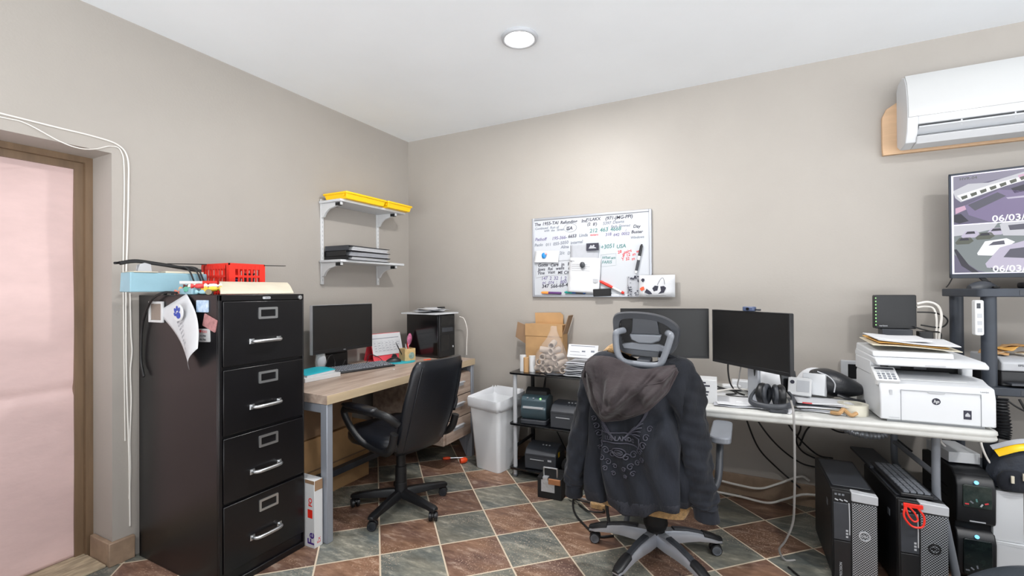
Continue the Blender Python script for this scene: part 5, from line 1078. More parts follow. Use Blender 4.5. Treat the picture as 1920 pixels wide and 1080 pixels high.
for s_ in (-1, 1):
    b = B(); b.tube([(s_ * .22, -.16, .44), (s_ * .29, -.12, .47), (s_ * .30, -.02, .62), (s_ * .30, .05, .66)], .016, n=10); o = b.build('armrest', 'dark', t, angle=70)
    b = B(); b.rbox(s_ * .305 - .045, -.13, .655, s_ * .305 + .045, .18, .685, .03); b.build('arm_pad', 'grey', o, bevel=.006)
# headrest: ring-shaped shell with mesh and a U bracket, seen from behind
hz, hy = 1.142, -.215
hr = B(T(0, hy, hz, 8))
outer = [(-.150, .035), (-.146, .078), (-.118, .100), (-.05, .106), (.03, .100), (.095, .080), (.140, .045), (.148, .005), (.132, -.055), (.104, -.088), (.062, -.10), (-.05, -.094), (-.112, -.08), (-.142, -.03)]
O = smooth_pts([(x, 0, z) for x, z in outer], 4, True)
inn = [Vector((p.x * .80, 0, p.z * .74)) for p in O]
n = len(O); cv = lambda p, d=0: (p.x, d + .55 * p.x * p.x, p.z)
rings = [[cv(O[i], .012) for i in range(n)], [cv(O[i] * 1.02, -.002) for i in range(n)], [cv(O[i] * .985, -.020) for i in range(n)], [cv(inn[i], -.016) for i in range(n)], [cv(inn[i], .012) for i in range(n)]]
hr.loft(rings, cap=False, loop=True); ho = hr.build('headrest_frame', 'dark', t, angle=60)
b = B(T(0, hy, hz, 8)); b.prism([(-.052, .095), (.052, .095), (.062, .02), (.066, .005), (-.066, .005), (-.06, .02)], -.014, .004, 'y'); b.build('centre_plate', 'dark', ho, bevel=.003)
b = B(T(0, hy, hz, 8)); b.prism([(-.07, .005), (.075, .005), (.066, -.022), (.03, -.036), (-.03, -.036), (-.062, -.02)], -.026, .004, 'y'); b.build('centre_cover', 'grey', ho, bevel=.006)
b = B(T(0, hy, hz, 8)); b.prism([(-.108, -.045), (-.06, -.036), (.06, -.04), (.108, -.06), (.10, -.078), (-.10, -.066)], -.018, .004, 'y'); b.build('lower_bar', 'grey', ho, bevel=.004)
# woven mesh filling the windows
b = B(T(0, hy, hz, 8))
def inside(x, z):
    q = False
    for i in range(n):
        a, c = inn[i], inn[i - 1]
        if (a.z > z) != (c.z > z) and x < (c.x - a.x) * (z - a.z) / (c.z - a.z) + a.x: q = not q
    return q
for k in range(46):
    x = -.126 + .0056 * k
    zs = [z / 400 for z in range(-45, 45) if inside(x, z / 400)]
    if len(zs) > 2: b.box(x - .0011, .001 + .55 * x * x, min(zs), x + .0011, .003 + .55 * x * x, max(zs))
for k in range(30):
    z = -.080 + .0056 * k; xs = [x / 400 for x in range(-60, 60) if inside(x / 400, z)]
    if len(xs) > 2:
        b.tube([(x, .002 + .55 * x * x, z) for x in [min(xs) + (max(xs) - min(xs)) * q / 6 for q in range(7)]], .0011, n=4, k=0)
b.build('mesh_panel', 'softblack', ho)
b = B(T(0, hy, hz, 8)); b.tube([(-.095, -.015, .022), (-.116, -.06, .022), (-.122, -.065, .005), (-.120, -.068, -.055), (-.104, -.072, -.098), (-.075, -.074, -.116), (0, -.075, -.121), (.052, -.075, -.121), (.078, -.074, -.108), (.100, -.07, -.055), (.118, -.065, .0), (.120, -.06, .016), (.10, -.015, .016)], .0125, n=12, k=4, flat=1.2); b.build('headrest_bracket', 'grey', t, angle=70)
b = B(T(0, hy, hz, 8)); b.box(-.03, -.075, -.125, .03, -.02, -.10); b.box(-.03, -.03, -.20, .03, -.012, -.10); b.build('headrest_stem', 'dark', t, bevel=.004)

# the hoodie
t = thing('hoodie', 'faded black hooded sweatshirt with embroidered emblem hung over the office chair back', 'hoodie', (HX, HY, 0), 0)
def lerp(tab, z):
    if z <= tab[0][0]: return tab[0][1:]
    for a, b_ in zip(tab, tab[1:]):
        if z <= b_[0]:
            q = (z - a[0]) / (b_[0] - a[0]); q = q * q * (3 - 2 * q) * .5 + q * .5
            return [x + (y - x) * q for x, y in zip(a[1:], b_[1:])]
    return tab[-1][1:]
# z, half width, half depth, centre x, centre y
TAB = [(.36, .225, .105, -.035, -.215), (.42, .232, .115, -.035, -.215), (.60, .235, .125, -.035, -.215), (.80, .238, .125, -.03, -.21), (.92, .243, .115, -.03, -.21), (.98, .243, .10, -.03, -.205), (1.02, .232, .085, -.03, -.205), (1.045, .205, .068, -.03, -.205), (1.06, .15, .05, -.03, -.205)]
def hbody(a, z, push=0):
    w_, d_, cx, cy = lerp(TAB, z)
    c, s_ = math.cos(a), math.sin(a)
    x = math.copysign(abs(c) ** .75, c); y = math.copysign(abs(s_) ** .75, s_)
    low = max(0, min(1, (1.0 - z) / .35))
    f = 1 + low * (.065 * math.sin(7 * a + 3.5 * z) + .055 * math.sin(11 * a - 5 * z + 1.3) + .022 * math.sin(17 * a + 9 * z))
    # diagonal drag folds across the right half of the back
    xx = cx + w_ * x; fy = 0
    if s_ < 0:
        fy = low * .014 * math.sin(22 * (x * .5 + z) + 2 * x)
        fy += .062 * math.exp(-((xx - .085 - .5 * (z - .80)) / .050) ** 2 - ((z - .785) / .055) ** 2)      # hollow under the hood
        q = xx - .135 - .42 * (.78 - z); fy += .06 * math.exp(-(q / .020) ** 2) * max(0, min(1, (z - .40) / .1)) * max(0, min(1, (.90 - z) / .1))
        q = xx - .07 + .30 * (.70 - z); fy -= .04 * math.exp(-(q / .03) ** 2 - ((z - .70) / .10) ** 2)
        q = xx + .20 - .10 * (.60 - z); fy += .045 * math.exp(-(q / .018) ** 2) * max(0, min(1, (.85 - z) / .2))
    z2 = z - .052 * math.exp(-(xx / .105) ** 2) * max(0, min(1, (z - .97) / .09))
    return (cx + (w_ + push) * x * f, cy + (d_ + push) * y * f + fy, z2)
def hemz(a, z): # hem rises to the right, lowest left of middle
    k = max(0, (.46 - z) / .10); return z + k * (.05 * max(0, math.cos(a)) + .01 * math.sin(5 * a))
b = B(); na, nz = 110, 56; rings = []
for i in range(nz + 1):
    z = .36 + (1.06 - .36) * i / nz; rings.append([hbody(2 * PI * j / na, hemz(2 * PI * j / na, z)) for j in range(na)])
b.loft(rings, cap=False); b.build('hoodie_body', 'jersey', t, angle=90, solid=.005, sub=1)
b = B(); rings = []
for z, p in ((.352, -.012), (.352, -.002), (.36, .003), (.40, .004), (.415, .001), (.418, -.006)):
    rings.append([(lambda q: (q[0], q[1], q[2]))(hbody(2 * PI * j / na, hemz(2 * PI * j / na, z), p)) for j in range(na)])
b.loft(rings, cap=False); b.build('waistband', pm('rib_navy', (36, 38, 46), .85, bump=(200, .3)), t, angle=90)
def sleeve(pts, name, seed, mt='jersey'):
    P = smooth_pts([p[0] for p in pts], 8); R_ = smooth_pts([(p[1], p[2], 0) for p in pts], 8); m_ = len(P); b = B(); rings = []
    for i, p in enumerate(P):
        d = (P[min(i + 1, m_ - 1)] - P[max(0, i - 1)]).normalized(); ax = Vector((1, 0, 0)); ax = (ax - d * ax.dot(d)).normalized(); ay = d.cross(ax)
        ring = []
        for j in range(28):
            a = 2 * PI * j / 28; f = 1 + .08 * math.sin(3 * a + i * .35 + seed) + .07 * math.sin(5 * a - i * .5 + seed * 2) + .06 * math.sin(i * .9 + seed) * math.cos(a) + .05 * math.sin(i * 1.7 + 2 * a)
            ring.append(p + ax * R_[i].x * math.cos(a) * f + ay * R_[i].y * math.sin(a) * f)
        rings.append(ring)
    b.loft(rings, cap=True); o = b.build(name, mt, t, angle=90, sub=1); return P, R_
def cuff(c0, c1, rx, ry, nm='cuff'):
    b = B(); c0, c1 = Vector(c0), Vector(c1); rings = []
    for q, s_ in ((0, 1.06), (.1, 1.0), (.5, .98), (.95, 1.0), (1.0, .9)):
        c = c0.lerp(c1, q); rings.append([c + Vector((rx * s_ * math.cos(2 * PI * j / 24) * (1 + .02 * (j % 2)), ry * s_ * math.sin(2 * PI * j / 24) * (1 + .02 * (j % 2)), 0)) for j in range(24)])
    b.loft(rings); b.build(nm, 'jersey', t, angle=60, bevel=.002)
sleeve([((-.15, -.20, 1.01), .045, .045), ((-.222, -.21, .965), .058, .058), ((-.258, -.225, .89), .054, .060), ((-.276, -.235, .787), .052, .060), ((-.302, -.24, .66), .053, .060), ((-.326, -.24, .545), .053, .056), ((-.342, -.235, .44), .052, .05), ((-.346, -.23, .395), .042, .042)], 'left_sleeve', .3)
cuff((-.346, -.23, .41), (-.35, -.228, .335), .043, .040)
sleeve([((.10, -.20, 1.015), .045, .045), ((.160, -.21, .975), .060, .058), ((.188, -.225, .90), .064, .066), ((.200, -.238, .80), .062, .068), ((.208, -.242, .70), .064, .068), ((.216, -.242, .60), .065, .066), ((.230, -.235, .50), .064, .060), ((.243, -.225, .43), .060, .054), ((.247, -.222, .40), .050, .046)], 'right_sleeve', 2.1)
cuff((.247, -.222, .415), (.257, -.22, .345), .052, .044)
# hood hanging down the back as a drooping pointed cowl
EDGE = [(-1.0, -.275, 1.0), (-.78, -.282, .93), (-.55, -.215, .825), (-.38, -.155, .768), (-.1, -.075, .785), (.3, .035, .835), (.7, .112, .915), (1.0, .150, 1.0)]
def hoodf(u, v):
    # u across, v 0 at the neckline .. 1 at the drooping edge
    U = 2 * u - 1
    xt = -.055 + .195 * U; zt = 1.056 - .026 * U * U - .052 * math.exp(-(xt / .105) ** 2)
    xe, ze = lerp(EDGE, U)
    q = v ** .85
    x = xt + (xe - xt) * q; z = zt + (ze - zt) * q
    bulge = .095 * math.sin(PI * min(1, v * .80 + .05)) * max(0, 1 - .8 * U ** 2)
    folds = (.034 * math.sin(7.5 * U + 5.5 * v) + .024 * math.sin(12 * U - 7 * v + 1)) * v * (1.12 - v) * 2.2 + .008 * math.sin(22 * (U * .5 + v)) * v
    for sl, of, am, wd in ((.9, -.35, .034, .10), (.35, -.30, .028, .075), (-.55, -.25, .036, .085), (-1.05, -.12, .034, .10), (-1.5, .10, .030, .09), (1.4, -.55, .024, .08), (-.1, -.27, .02, .05)):
        dd = U - (of - sl * (v - .95) * 1.0); folds += am * max(0, 1 - abs(dd) / wd) ** 1.5 * max(0, math.sin(PI * min(1, v * .95 + .02)))
    w_, d_, cx, cy = lerp(TAB, z); xx = max(-.97, min(.97, (x - cx) / w_))
    yb = cy - d_ * (1 - abs(xx) ** 2.4) ** .45
    return (x, yb - .014 - bulge - folds, z)
b = B(); b.grid(hoodf, 48, 36); b.grid(lambda u, v: (lambda p, q: (p[0] * .995, p[1] + (.02 + .045 * (1 - abs(2 * u - 1) ** 2)) * v * .9 if False else p[1] + .012 + .03 * v * (1 - (2 * u - 1) ** 2), p[2] + .006 * v))(hoodf(u, 1 - .35 * v), 0), 48, 8); b.build('hood', 'hood', t, angle=90, solid=.007, sub=1)
b = B(); b.tube([hoodf(k / 30, .995) for k in range(31)], .007, n=8, k=2); b.build('hood_hem', 'hood', t, angle=80)
b = B(); b.tube([(lambda p: (p[0], p[1] - .006, p[2]))(hoodf(.02 + .03 * k / 10 + .02, k / 10)) for k in range(11)], .003, n=6, k=2); b.build('hood_seam', 'hood', t)
b = B(); b.tube([(lambda p: (p[0], p[1] - .006, p[2]))(hoodf(.62 + .33 * k / 10, .25 + .45 * math.sin(k / 10 * 1.4) * .6)) for k in range(11)], .003, n=6, k=2); b.build('hood_seam', 'hood', t)
b = B(); b.tube([(.06, -.225, 1.058), (.11, -.222, 1.045), (.155, -.22, 1.02), (.195, -.228, .985)], .011, n=8, flat=1.8); b.build('shoulder_yoke', 'jersey', t)
# embroidered winged crest with a banner
def onback(x, z, d=.004):
    best = min(((abs(hbody(a, z)[0] - x), a) for a in [PI + PI * k / 160 for k in range(161)]))
    p = hbody(best[1], z); return (x, p[1] - d - .001, z)
ex, ez = -.095, .650
emb = pm('embroidery_thread', (62, 62, 73), .55); emb2 = pm('dark_thread', (12, 12, 15), .6)
def eb(x, z, d=.009): return onback(ex + 1.12 * x, ez + 1.1 * z - .05 * x, d)
b = B()
def curl(x, z, r0, turns, a0, sgn=1, th=.0024): b.tube([eb(x + r0 * (1 - k / 18) * math.cos(a0 + sgn * turns * 2 * PI * k / 14), z + r0 * (1 - k / 18) * math.sin(a0 + sgn * turns * 2 * PI * k / 14)) for k in range(14)], th, n=5, k=2)
for s_ in (-1, 1):
    for k in range(10): b.tube([eb(s_ * (.012 + .004 * k), .030 + .005 * k), eb(s_ * (.036 + .007 * k), .050 + .009 * k), eb(s_ * (.062 + .006 * k), .060 + .0135 * k), eb(s_ * (.082 + .003 * k), .058 + .016 * k)], .0027, n=5, k=3)
    for q in ((.03, -.035, .014), (.055, -.025, .015), (.08, -.005, .014), (.095, .025, .015), (.105, .055, .013), (.045, -.07, .013), (.02, -.085, .010), (.07, -.055, .012), (.115, .085, .011), (.09, -.035, .011), (.055, -.095, .010), (.025, -.115, .009)): curl(s_ * q[0], q[1], q[2], 1.3, .5 if s_ > 0 else 2.6, s_)
b.tube([eb(.028 * math.cos(2 * PI * k / 16), -.02 + .018 * math.sin(2 * PI * k / 16)) for k in range(16)], .0028, n=5, closed=True, k=2)
b.tube([eb(.017 * math.cos(2 * PI * k / 16), -.02 + .010 * math.sin(2 * PI * k / 16)) for k in range(16)], .0022, n=5, closed=True, k=2)
for dz in (-.006, .034): b.tube([eb(.078 * q, .012 + dz + .012 * math.cos(q * PI * .5)) for q in [k / 8 - 1 for k in range(17)]], .0028, n=5, k=2)
for s_ in (-1, 1): b.tube([eb(.078 * s_, .012 + d_) for d_ in (-.006, .014, .034)], .0028, n=5, k=2)
b.build('embroidered_crest', emb, t)
b = B(); b.text('LUS LANDS', .026, Matrix.Identity(4), bold=.0009, depth=0, align='CENTER', warp=lambda p: eb(p.x * .86, .018 + p.y * .9 + .011 * math.cos(p.x / .078 * PI * .5), .012)); b.build('banner_lettering', emb, t)
b = B(); b.text('1980', .013, Matrix.Identity(4), bold=.0004, depth=0, align='CENTER', warp=lambda p: eb(p.x, -.024 + p.y, .012)); b.build('date_lettering', emb, t)
# ---------------------------------------------------------------- computer towers under the table
meshm = pm('perforated_grille', (60, 62, 66), .4, metal=.3)
def _perf():
    nt = meshm.node_tree; p = nt.nodes['Principled BSDF']; tc = nt.nodes.new('ShaderNodeTexCoord'); v = nt.nodes.new('ShaderNodeTexVoronoi'); v.inputs['Scale'].default_value = 130; v.inputs['Randomness'].default_value = 0.0
    mp = nt.nodes.new('ShaderNodeMapping'); mp.inputs['Rotation'].default_value = (0, math.radians(45), 0); nt.links.new(tc.outputs['Object'], mp.inputs['Vector']); nt.links.new(mp.outputs['Vector'], v.inputs['Vector'])
    r = nt.nodes.new('ShaderNodeValToRGB'); r.color_ramp.elements[0].position = .40; r.color_ramp.elements[0].color = lin((26, 27, 29)); r.color_ramp.elements[1].position = .5; r.color_ramp.elements[1].color = lin((178, 182, 188)); nt.links.new(v.outputs['Distance'], r.inputs[0]); nt.links.new(r.outputs[0], p.inputs['Base Color'])
_perf()
def dell(loc, rz, label, logo):
    t = thing('computer_tower', label, 'computer', loc, rz, 'grey-fronted computer towers under the table')
    w, d, h = .172, .46, .415
    b = B(); b.box(-w / 2, .03, .012, w / 2, d, h); b.build('case', 'black', t, bevel=.004)
    b = B(); b.rbox(-w / 2 + .01, .06, h, w / 2 - .01, d - .03, h + .004, .01); b.build('top_panel', 'dark', t, bevel=.002)
    b = B(); b.prism([(-w / 2, .0), (w / 2, .0), (w / 2, h - .006), (-w / 2, h)], .004, .032, 'y'); b.build('front_frame', 'softblack', t, bevel=.005)
    b = B(); b.prism([(-.012, h - .040), (w / 2 + .001, h - .044), (w / 2 + .001, h - .004), (-.012, h + .002)], -.004, .04, 'y'); b.build('handle_bar', 'lgrey', t, bevel=.004)
    b = B(); b.box(-.010, -.001, .01, w / 2 - .004, .006, h - .048); b.build('front_grille', meshm, t)
    b = B(); b.box(-w / 2 + .006, -.002, .19, -.016, .006, h - .055); b.build('drive_bay', 'dark', t, bevel=.002); b = B(); b.box(-w / 2 + .006, -.001, .012, -.016, .005, .185); b.build('lower_panel', 'black', t, bevel=.002)
    for k in range(3): b = B(); b.box(-.034, -.0035, .205 + .014 * k, -.026, -.0015, .213 + .014 * k); b.build('status_light', 'lgrey', t)
    for k in range(3): b = B(); b.box(-.075 + .014 * k, .0025, h - .022, -.066 + .014 * k, .0045, h - .014); b.build('front_port', 'grey', t)
    for k in range(3): b = B(T(-.068 + .018 * k, .002, h - .043, 0, 25)); b.box(-.007, 0, -.0025, .007, .003, .0025); b.build('usb_port', 'lgrey', t)
    b = B(); b.tube([(-.022, -.004, h - .05), (-.02, -.004, h - .12), (-.02, -.003, .22)], .0025, n=6); b.build('bay_trim', 'lgrey', t)
    lg = B(); n = 28; R = [[(.036 + r_ * math.cos(2 * PI * i / n), y, .225 + r_ * math.sin(2 * PI * i / n)) for i in range(n)] for r_, y in ((.022, -.001), (.022, -.005), (.017, -.005), (.017, -.001))]
    lg.loft(R, cap=False, loop=True); lo = lg.build('logo_ring', logo, t)
    b = B(); b.text('DELL', .0125, T(.0225, -.0022, .2205, 90), depth=.0008, bold=.0005); b.build('logo_lettering', logo, lo)
    b = B(); b.text('PRECISION', .014, Matrix(((0, -1, 0, -.050), (0, 0, 1, -.0022), (1, 0, 0, .02), (0, 0, 0, 1))) @ Matrix.Scale(1, 4), depth=.0003); b.build('model_lettering', 'lgrey', t)
    b = B(); b.box(-w / 2 - .0012, .10, .30, -w / 2, .13, .33); b.build('side_latch', 'grey', t, bevel=.001)
    return t
dell((.428, 2.578, 0), 2, 'grey-topped computer tower under the table, with bright ring logo on its front', 'lgrey')
dell((.672, 2.585, 0), 5, 'computer tower under the table with red cable tie hooked on its front handle', 'softblack')
# things lying on the second tower
t = thing('keyboard', 'dark keyboard lying on top of the second computer tower', 'keyboard', (.645, 2.82, .4195), 95); b = B(); b.rbox(-.20, -.06, 0, .20, .06, .016, .008); b.build('case', 'black', t, bevel=.003)
for r_ in range(4):
    b = B()
    for c in range(11): b.box(-.185 + .034 * c, -.05 + .025 * r_, .0155, -.157 + .034 * c, -.031 + .025 * r_, .0225)
    o = b.build('key_row', 'grey', t)
tag(B().rbox(-.06, -.16, 0, .05, .16, .012, .004).build('board', 'dark', loc=(.60, 3.12, .4195), rot=(0, 0, .1)), 'dark grey flat tray behind the keyboard on the second tower', 'tray')
t = thing('cable_tie', 'bright red looped cable tie hanging on the front of the second tower', 'cable tie', (.655, 2.575, .405)); b = B(); b.box(-.055, -.010, -.012, .012, -.002, .006); b.build('clip', 'red', t, bevel=.002); b = B(); b.tube([(-.05, -.012, -.005), (-.055, -.018, -.05), (-.03, -.022, -.085), (.005, -.022, -.08), (.012, -.018, -.04), (-.005, -.014, -.01)], .0042, n=8); b.tube([(-.048, -.012, -.005), (-.042, -.02, -.04), (-.025, -.024, -.062), (-.01, -.022, -.055), (-.018, -.016, -.03), (-.035, -.012, -.008)], .0035, n=8); b.build('red_loop', 'red', t)
# black gaming tower with windowed front
t = thing('computer_tower', 'tall glossy black tower with two windowed front bays under the table end', 'computer', (.920, 2.825, 0), 3)
w, d, h = .132, .40, .50
b = B(); b.prism([(.03, .012), (.03, h - .02), (.06, h), (.30, h + .01), (d, h - .02), (d, .012)], -w / 2, w / 2, 'x'); b.build('case', 'black', t, bevel=.006)
for k in range(7):
    b = B(); b.box(-w / 2 - .0012, .10, .12 + .045 * k, -w / 2, .30, .128 + .045 * k); b.build('side_vent', 'softblack', t)
for z0, z1, nm in ((.262, .486, 'upper_bay'), (.02, .240, 'lower_bay')):
    b = B(); b.prism([(.03, z0), (.004, z0 + .012), (.0, z0 + .03), (-.004, z1 - .05), (.012, z1 - .012), (.035, z1)], -w / 2 - .003, w / 2 + .003, 'x'); o = b.build(nm, 'black', t, bevel=.006, seg=3)
    b = B(); b.rbox(-w / 2 + .018, -.0075, z0 + (.085 if z0 > .1 else .02), w / 2 - .014, .01, z1 - .038, .008, axis='y'); b.build('window', pm('tinted_window_' + nm, (30, 40, 38), .12, noise=(40, .3), rgb2=(58, 66, 62) if z0 > .1 else (18, 22, 26)), o, bevel=.002)
    b = B(); b.cyl((.0, -.002, z1 - .024), (.0, -.007, z1 - .024), .008, n=16); b.build('power_light', pm('blue_led_' + nm, (120, 190, 230), .3, emit=((120, 200, 240), 1.0)), o)
    for q in range(5):
        b = B(T(-.035 + .017 * q, -.0085, z0 + (.10 if z0 > .1 else .04) + .01 * (q % 3), 0, 40 * q)); b.box(-.007, 0, -.003, .007, .001, .003); b.build('bay_glint', ('inkred', 'grey', 'inkgreen', 'lgrey', 'inkred')[q] if z0 > .1 else 'grey', o)
b = B(); b.box(-.025, -.0068, .282, .03, -.004, .287); b.build('brand_strip', 'lgrey', t)
for k, (x, y, z, w_, d_, h_, rz, c, lab) in enumerate(((1.035, 2.86, 0.0, .17, .11, .205, -4, 'offwhite', 'lower white carton beside the windowed black tower'), (1.03, 2.87, .206, .105, .085, .225, 6, 'offwhite', 'upright white carton stacked on the lower one beside the black tower'))):
    t = thing('carton', lab, 'box', (x + w_ / 2 - .05, y, z + .0005), rz, 'white cartons beside the black tower'); b = B(); b.box(-w_ / 2, -.02, 0, w_ / 2, d_, h_); b.build('carton_body', c, t, bevel=.002); b = B(); b.box(-w_ / 2 - .0008, -.0208, h_ * .93, w_ / 2 + .0008, d_, h_ * .935); b.build('lid_seam', 'lgrey', t)
tag(B().lathe([(.001, 0), (.05, .004), (.055, .03), (.04, .05), (.001, .055)], n=14).build('paper_wad', 'paper', loc=(1.20, 2.80, .206)), 'crumpled white paper wad right of the upright white carton', 'paper')
tag(B().box(-.06, -.10, 0, .06, .10, .05).build('document_box', 'offwhite', loc=(.90, 3.03, .512), rot=(0, .0, .15), bevel=.002), 'flat white box lying on the windowed black tower', 'box')
for k, p in enumerate(([(.86, 3.0, .69), (.85, 2.98, .66), (.84, 2.97, .6), (.86, 2.98, .57)], [(.97, 2.92, .69), (.965, 2.90, .62), (.985, 2.89, .55), (1.01, 2.88, .52)], [(.80, 3.05, .69), (.76, 3.03, .66), (.73, 3.0, .60)])):
    cable('white_cable', p, .0045, 'cablew', ('white cable dropping to the flat box on the black tower', 'white cable hanging down the front of the black tower', 'white cable curving under the right end of the table')[k], 'white cables under the table end')

# ---------------------------------------------------------------- plastic shelving rack with the television
RZ = 9.0; KX, KY = 1.015, 3.0
def rk(x, y, z):
    c, s_ = math.cos(math.radians(RZ)), math.sin(math.radians(RZ)); return (KX + x * c - y * s_, KY + x * s_ + y * c, z)
slate = pm('slate_plastic', (52, 58, 68), .5, noise=(10, .12))
t = thing('storage_rack', 'dark grey plastic shelving rack in the right corner under the television', 'rack', (KX, KY, 0), RZ)
rw, rd = .90, .31
for z in (1.305, .835, .40):
    b = B(); b.rbox(-.03, -.02, z, rw + .03, rd, z + .040, .03); sh = b.build('rack_shelf', slate, t, bevel=.004)
    b = B()
    for k in range(9): b.box(.12 + .09 * k, -.0215, z + .008, .185 + .09 * k, -.019, z + .032)
    b.build('shelf_rib', 'dark', sh)
for x, y in ((.026, .02), (rw - .026, .02), (.026, rd - .035), (rw - .026, rd - .035)):
    for z0, z1 in ((0, .40), (.44, .835), (.875, 1.305)): 
        b = B(); b.cyl((x, y, z0), (x, y, z1), .028, n=20); b.build('post', slate, t)
# television
tvm = pm('screen_pale', (196, 192, 214), .5, emit=((196, 192, 214), .62))
def sm(nm, c, k=.62): return pm('screen_' + nm, tuple(int(v * .3) for v in c), .35, emit=(c, k))
tvw, tvh = .93, .545; TVA = -13
tx, ty, tz = .945 + tvw / 2 * math.cos(math.radians(TVA)), 3.185 + tvw / 2 * math.sin(math.radians(TVA)), 1.672
t = thing('television', 'flat television showing parking-lot camera views on the plastic rack', 'television', (tx, ty, tz), TVA)
b = B(); b.rbox(-tvw / 2, 0, -tvh / 2, tvw / 2, .025, tvh / 2, .006, axis='y'); b.box(-tvw * .32, .025, -tvh * .42, tvw * .32, .055, tvh * .1); b.build('housing', 'black', t, bevel=.003)
b = B(); bz = .014
for x0, z0, x1, z1 in ((-tvw / 2, -tvh / 2, -tvw / 2 + .010, tvh / 2), (tvw / 2 - .010, -tvh / 2, tvw / 2, tvh / 2), (-tvw / 2, tvh / 2 - .010, tvw / 2, tvh / 2), (-tvw / 2, -tvh / 2, tvw / 2, -tvh / 2 + .022)): b.box(x0, -.004, z0, x1, 0, z1)
b.build('bezel', pm('bezel_blue_black', (30, 38, 50), .35), t, bevel=.001)
sx0, sx1, sz0, sz1 = -tvw / 2 + .010, tvw / 2 - .010, -tvh / 2 + .022, tvh / 2 - .010
sw, sh_ = sx1 - sx0, sz1 - sz0
scr = B().box(sx0, -.002, sz0, sx1, -.0005, sz1).build('screen', tvm, t)
# picture shapes on the screen; units: u in screen heights from the left, v from the top, layered thinly
def shape(layer, mt, pts, nm='screen_picture', cell=None):
    b = B(); y = -.0021 - .00012 * layer
    b.poly([(sx0 + p[0] * sh_, y, sz1 - p[1] * sh_) for p in pts])
    return b.build(nm, mt, scr)
c_asph, c_pave, c_dark, c_roof, c_white = sm('asphalt', (108, 102, 128)), sm('paving', (150, 146, 166)), sm('dark', (44, 42, 56)), sm('roof', (214, 214, 222)), sm('white', (240, 240, 246), .8)
c_mauve, c_pink, c_car, c_glass, c_olive = sm('mauve', (136, 122, 160)), sm('pink', (224, 180, 208)), sm('carbody', (206, 198, 220)), sm('carglass', (92, 90, 106)), sm('olive', (92, 96, 84))
c_green = sm('greygreen', (132, 140, 142))
def cell(u0, v0, w_, h_): return lambda *pts: [(u0 + x * w_, v0 + y * h_) for x, y in pts]
for cu in (0, 1, 2):
    A = cell(.012 + cu * .575, .01, .56, .49)
    shape(1, c_asph, A((0, 0), (1, 0), (1, 1), (0, 1)))
    shape(2, c_pave, A((0, 0), (1, 0), (1, .10), (.5, .16), (.12, .26), (0, .30)))
    shape(3, c_roof, A((.0, .30), (.2, .18), (.45, .20), (1, .02), (1, .2), (.66, .30), (.30, .46), (.1, .54), (.03, .45)))
    shape(4, c_white, A((.05, .40), (.5, .24), (.95, .12), (.95, .2), (.55, .34), (.12, .52)))
    for q in range(7): shape(5, c_olive, A((.10 + .12 * q, .43 - .045 * q), (.18 + .12 * q, .40 - .045 * q), (.19 + .12 * q, .46 - .045 * q), (.12 + .12 * q, .495 - .045 * q)))
    shape(4, c_pink, A((.03, .66), (.2, .60), (.24, .66), (.03, .78)))
    shape(4, c_pink, A((.8, .12), (1, .06), (1, .16), (.82, .2)))
    shape(5, c_mauve, A((.15, .62), (.58, .36), (1.0, .46), (1, .85), (.7, .98), (.45, .98), (.2, .82)))
    shape(6, c_glass, A((.19, .61), (.56, .41), (.66, .50), (.28, .74)))
    shape(6, c_car, A((.66, .53), (.98, .52), (.96, .56), (.68, .56)))
    shape(5, c_dark, A((.72, .36), (1, .26), (1, .42), (.76, .46))); shape(5, c_dark, A((.0, .80), (.10, .78), (.2, .94), (.08, .98), (0, .94)))
    D = cell(.012 + cu * .575, .51, .56, .48)
    shape(1, c_green, D((0, 0), (1, 0), (1, 1), (0, 1)))
    shape(2, c_roof, D((0, 0), (.56, 0), (.5, .12), (.2, .2), (0, .22)))
    shape(2, c_asph, D((.0, .60), (.3, .95), (.42, 1), (0, 1))); shape(3, c_dark, D((.0, .5), (.04, .5), (.20, .85), (.33, 1), (.24, 1), (.1, .85)))
    for q, (x, y) in enumerate(((.02, .26), (.10, .13), (.28, .18), (.42, .10))): 
        shape(3, c_car if q % 2 else c_olive, D((x, y + .1), (x + .06, y), (x + .2, y), (x + .24, y + .08), (x + .18, y + .14), (x + .02, y + .14))); shape(4, c_dark, D((x + .05, y + .06), (x + .08, y + .01), (x + .17, y + .01), (x + .18, y + .06)))
    shape(4, c_roof, D((.58, .03), (.62, 0), (1, 0), (1, .30), (.62, .26))); shape(5, c_glass, D((.68, .06), (1, .04), (1, .16), (.70, .16)))
    shape(5, c_white, D((.30, .60), (.40, .36), (.66, .32), (.76, .40), (.60, .58), (.48, .66), (.31, .64))); shape(6, c_glass, D((.44, .45), (.50, .38), (.63, .36), (.64, .44)))
    shape(6, c_car, D((.40, .82), (.58, .50), (.88, .38), (1.0, .50), (1, .98), (.7, .98), (.42, .90))); shape(7, c_glass, D((.62, .70), (.70, .54), (.98, .50), (.94, .74))); shape(7, c_glass, D((.46, .90), (.66, .97), (.70, .99), (.5, .96)))
    b = B(); b.text('06/03/2022', .044, T(sx0 + (.285 + cu * .575) * sh_, -.0036, sz1 - .495 * sh_, 90), depth=.0003, bold=.0008); b.build('date_lettering', c_white, scr)
    b = B(); b.text('06/03/2022', .044, T(sx0 + (.285 + cu * .575) * sh_, -.0036, sz1 - .985 * sh_, 90), depth=.0003, bold=.0008); b.build('date_lettering', c_white, scr)
    b = B(); b.text('HVR-04', .020, T(sx0 + (.06 + cu * .575) * sh_, -.0036, sz1 - .055 * sh_, 90), depth=.0003); b.build('camera_lettering', c_olive, scr)
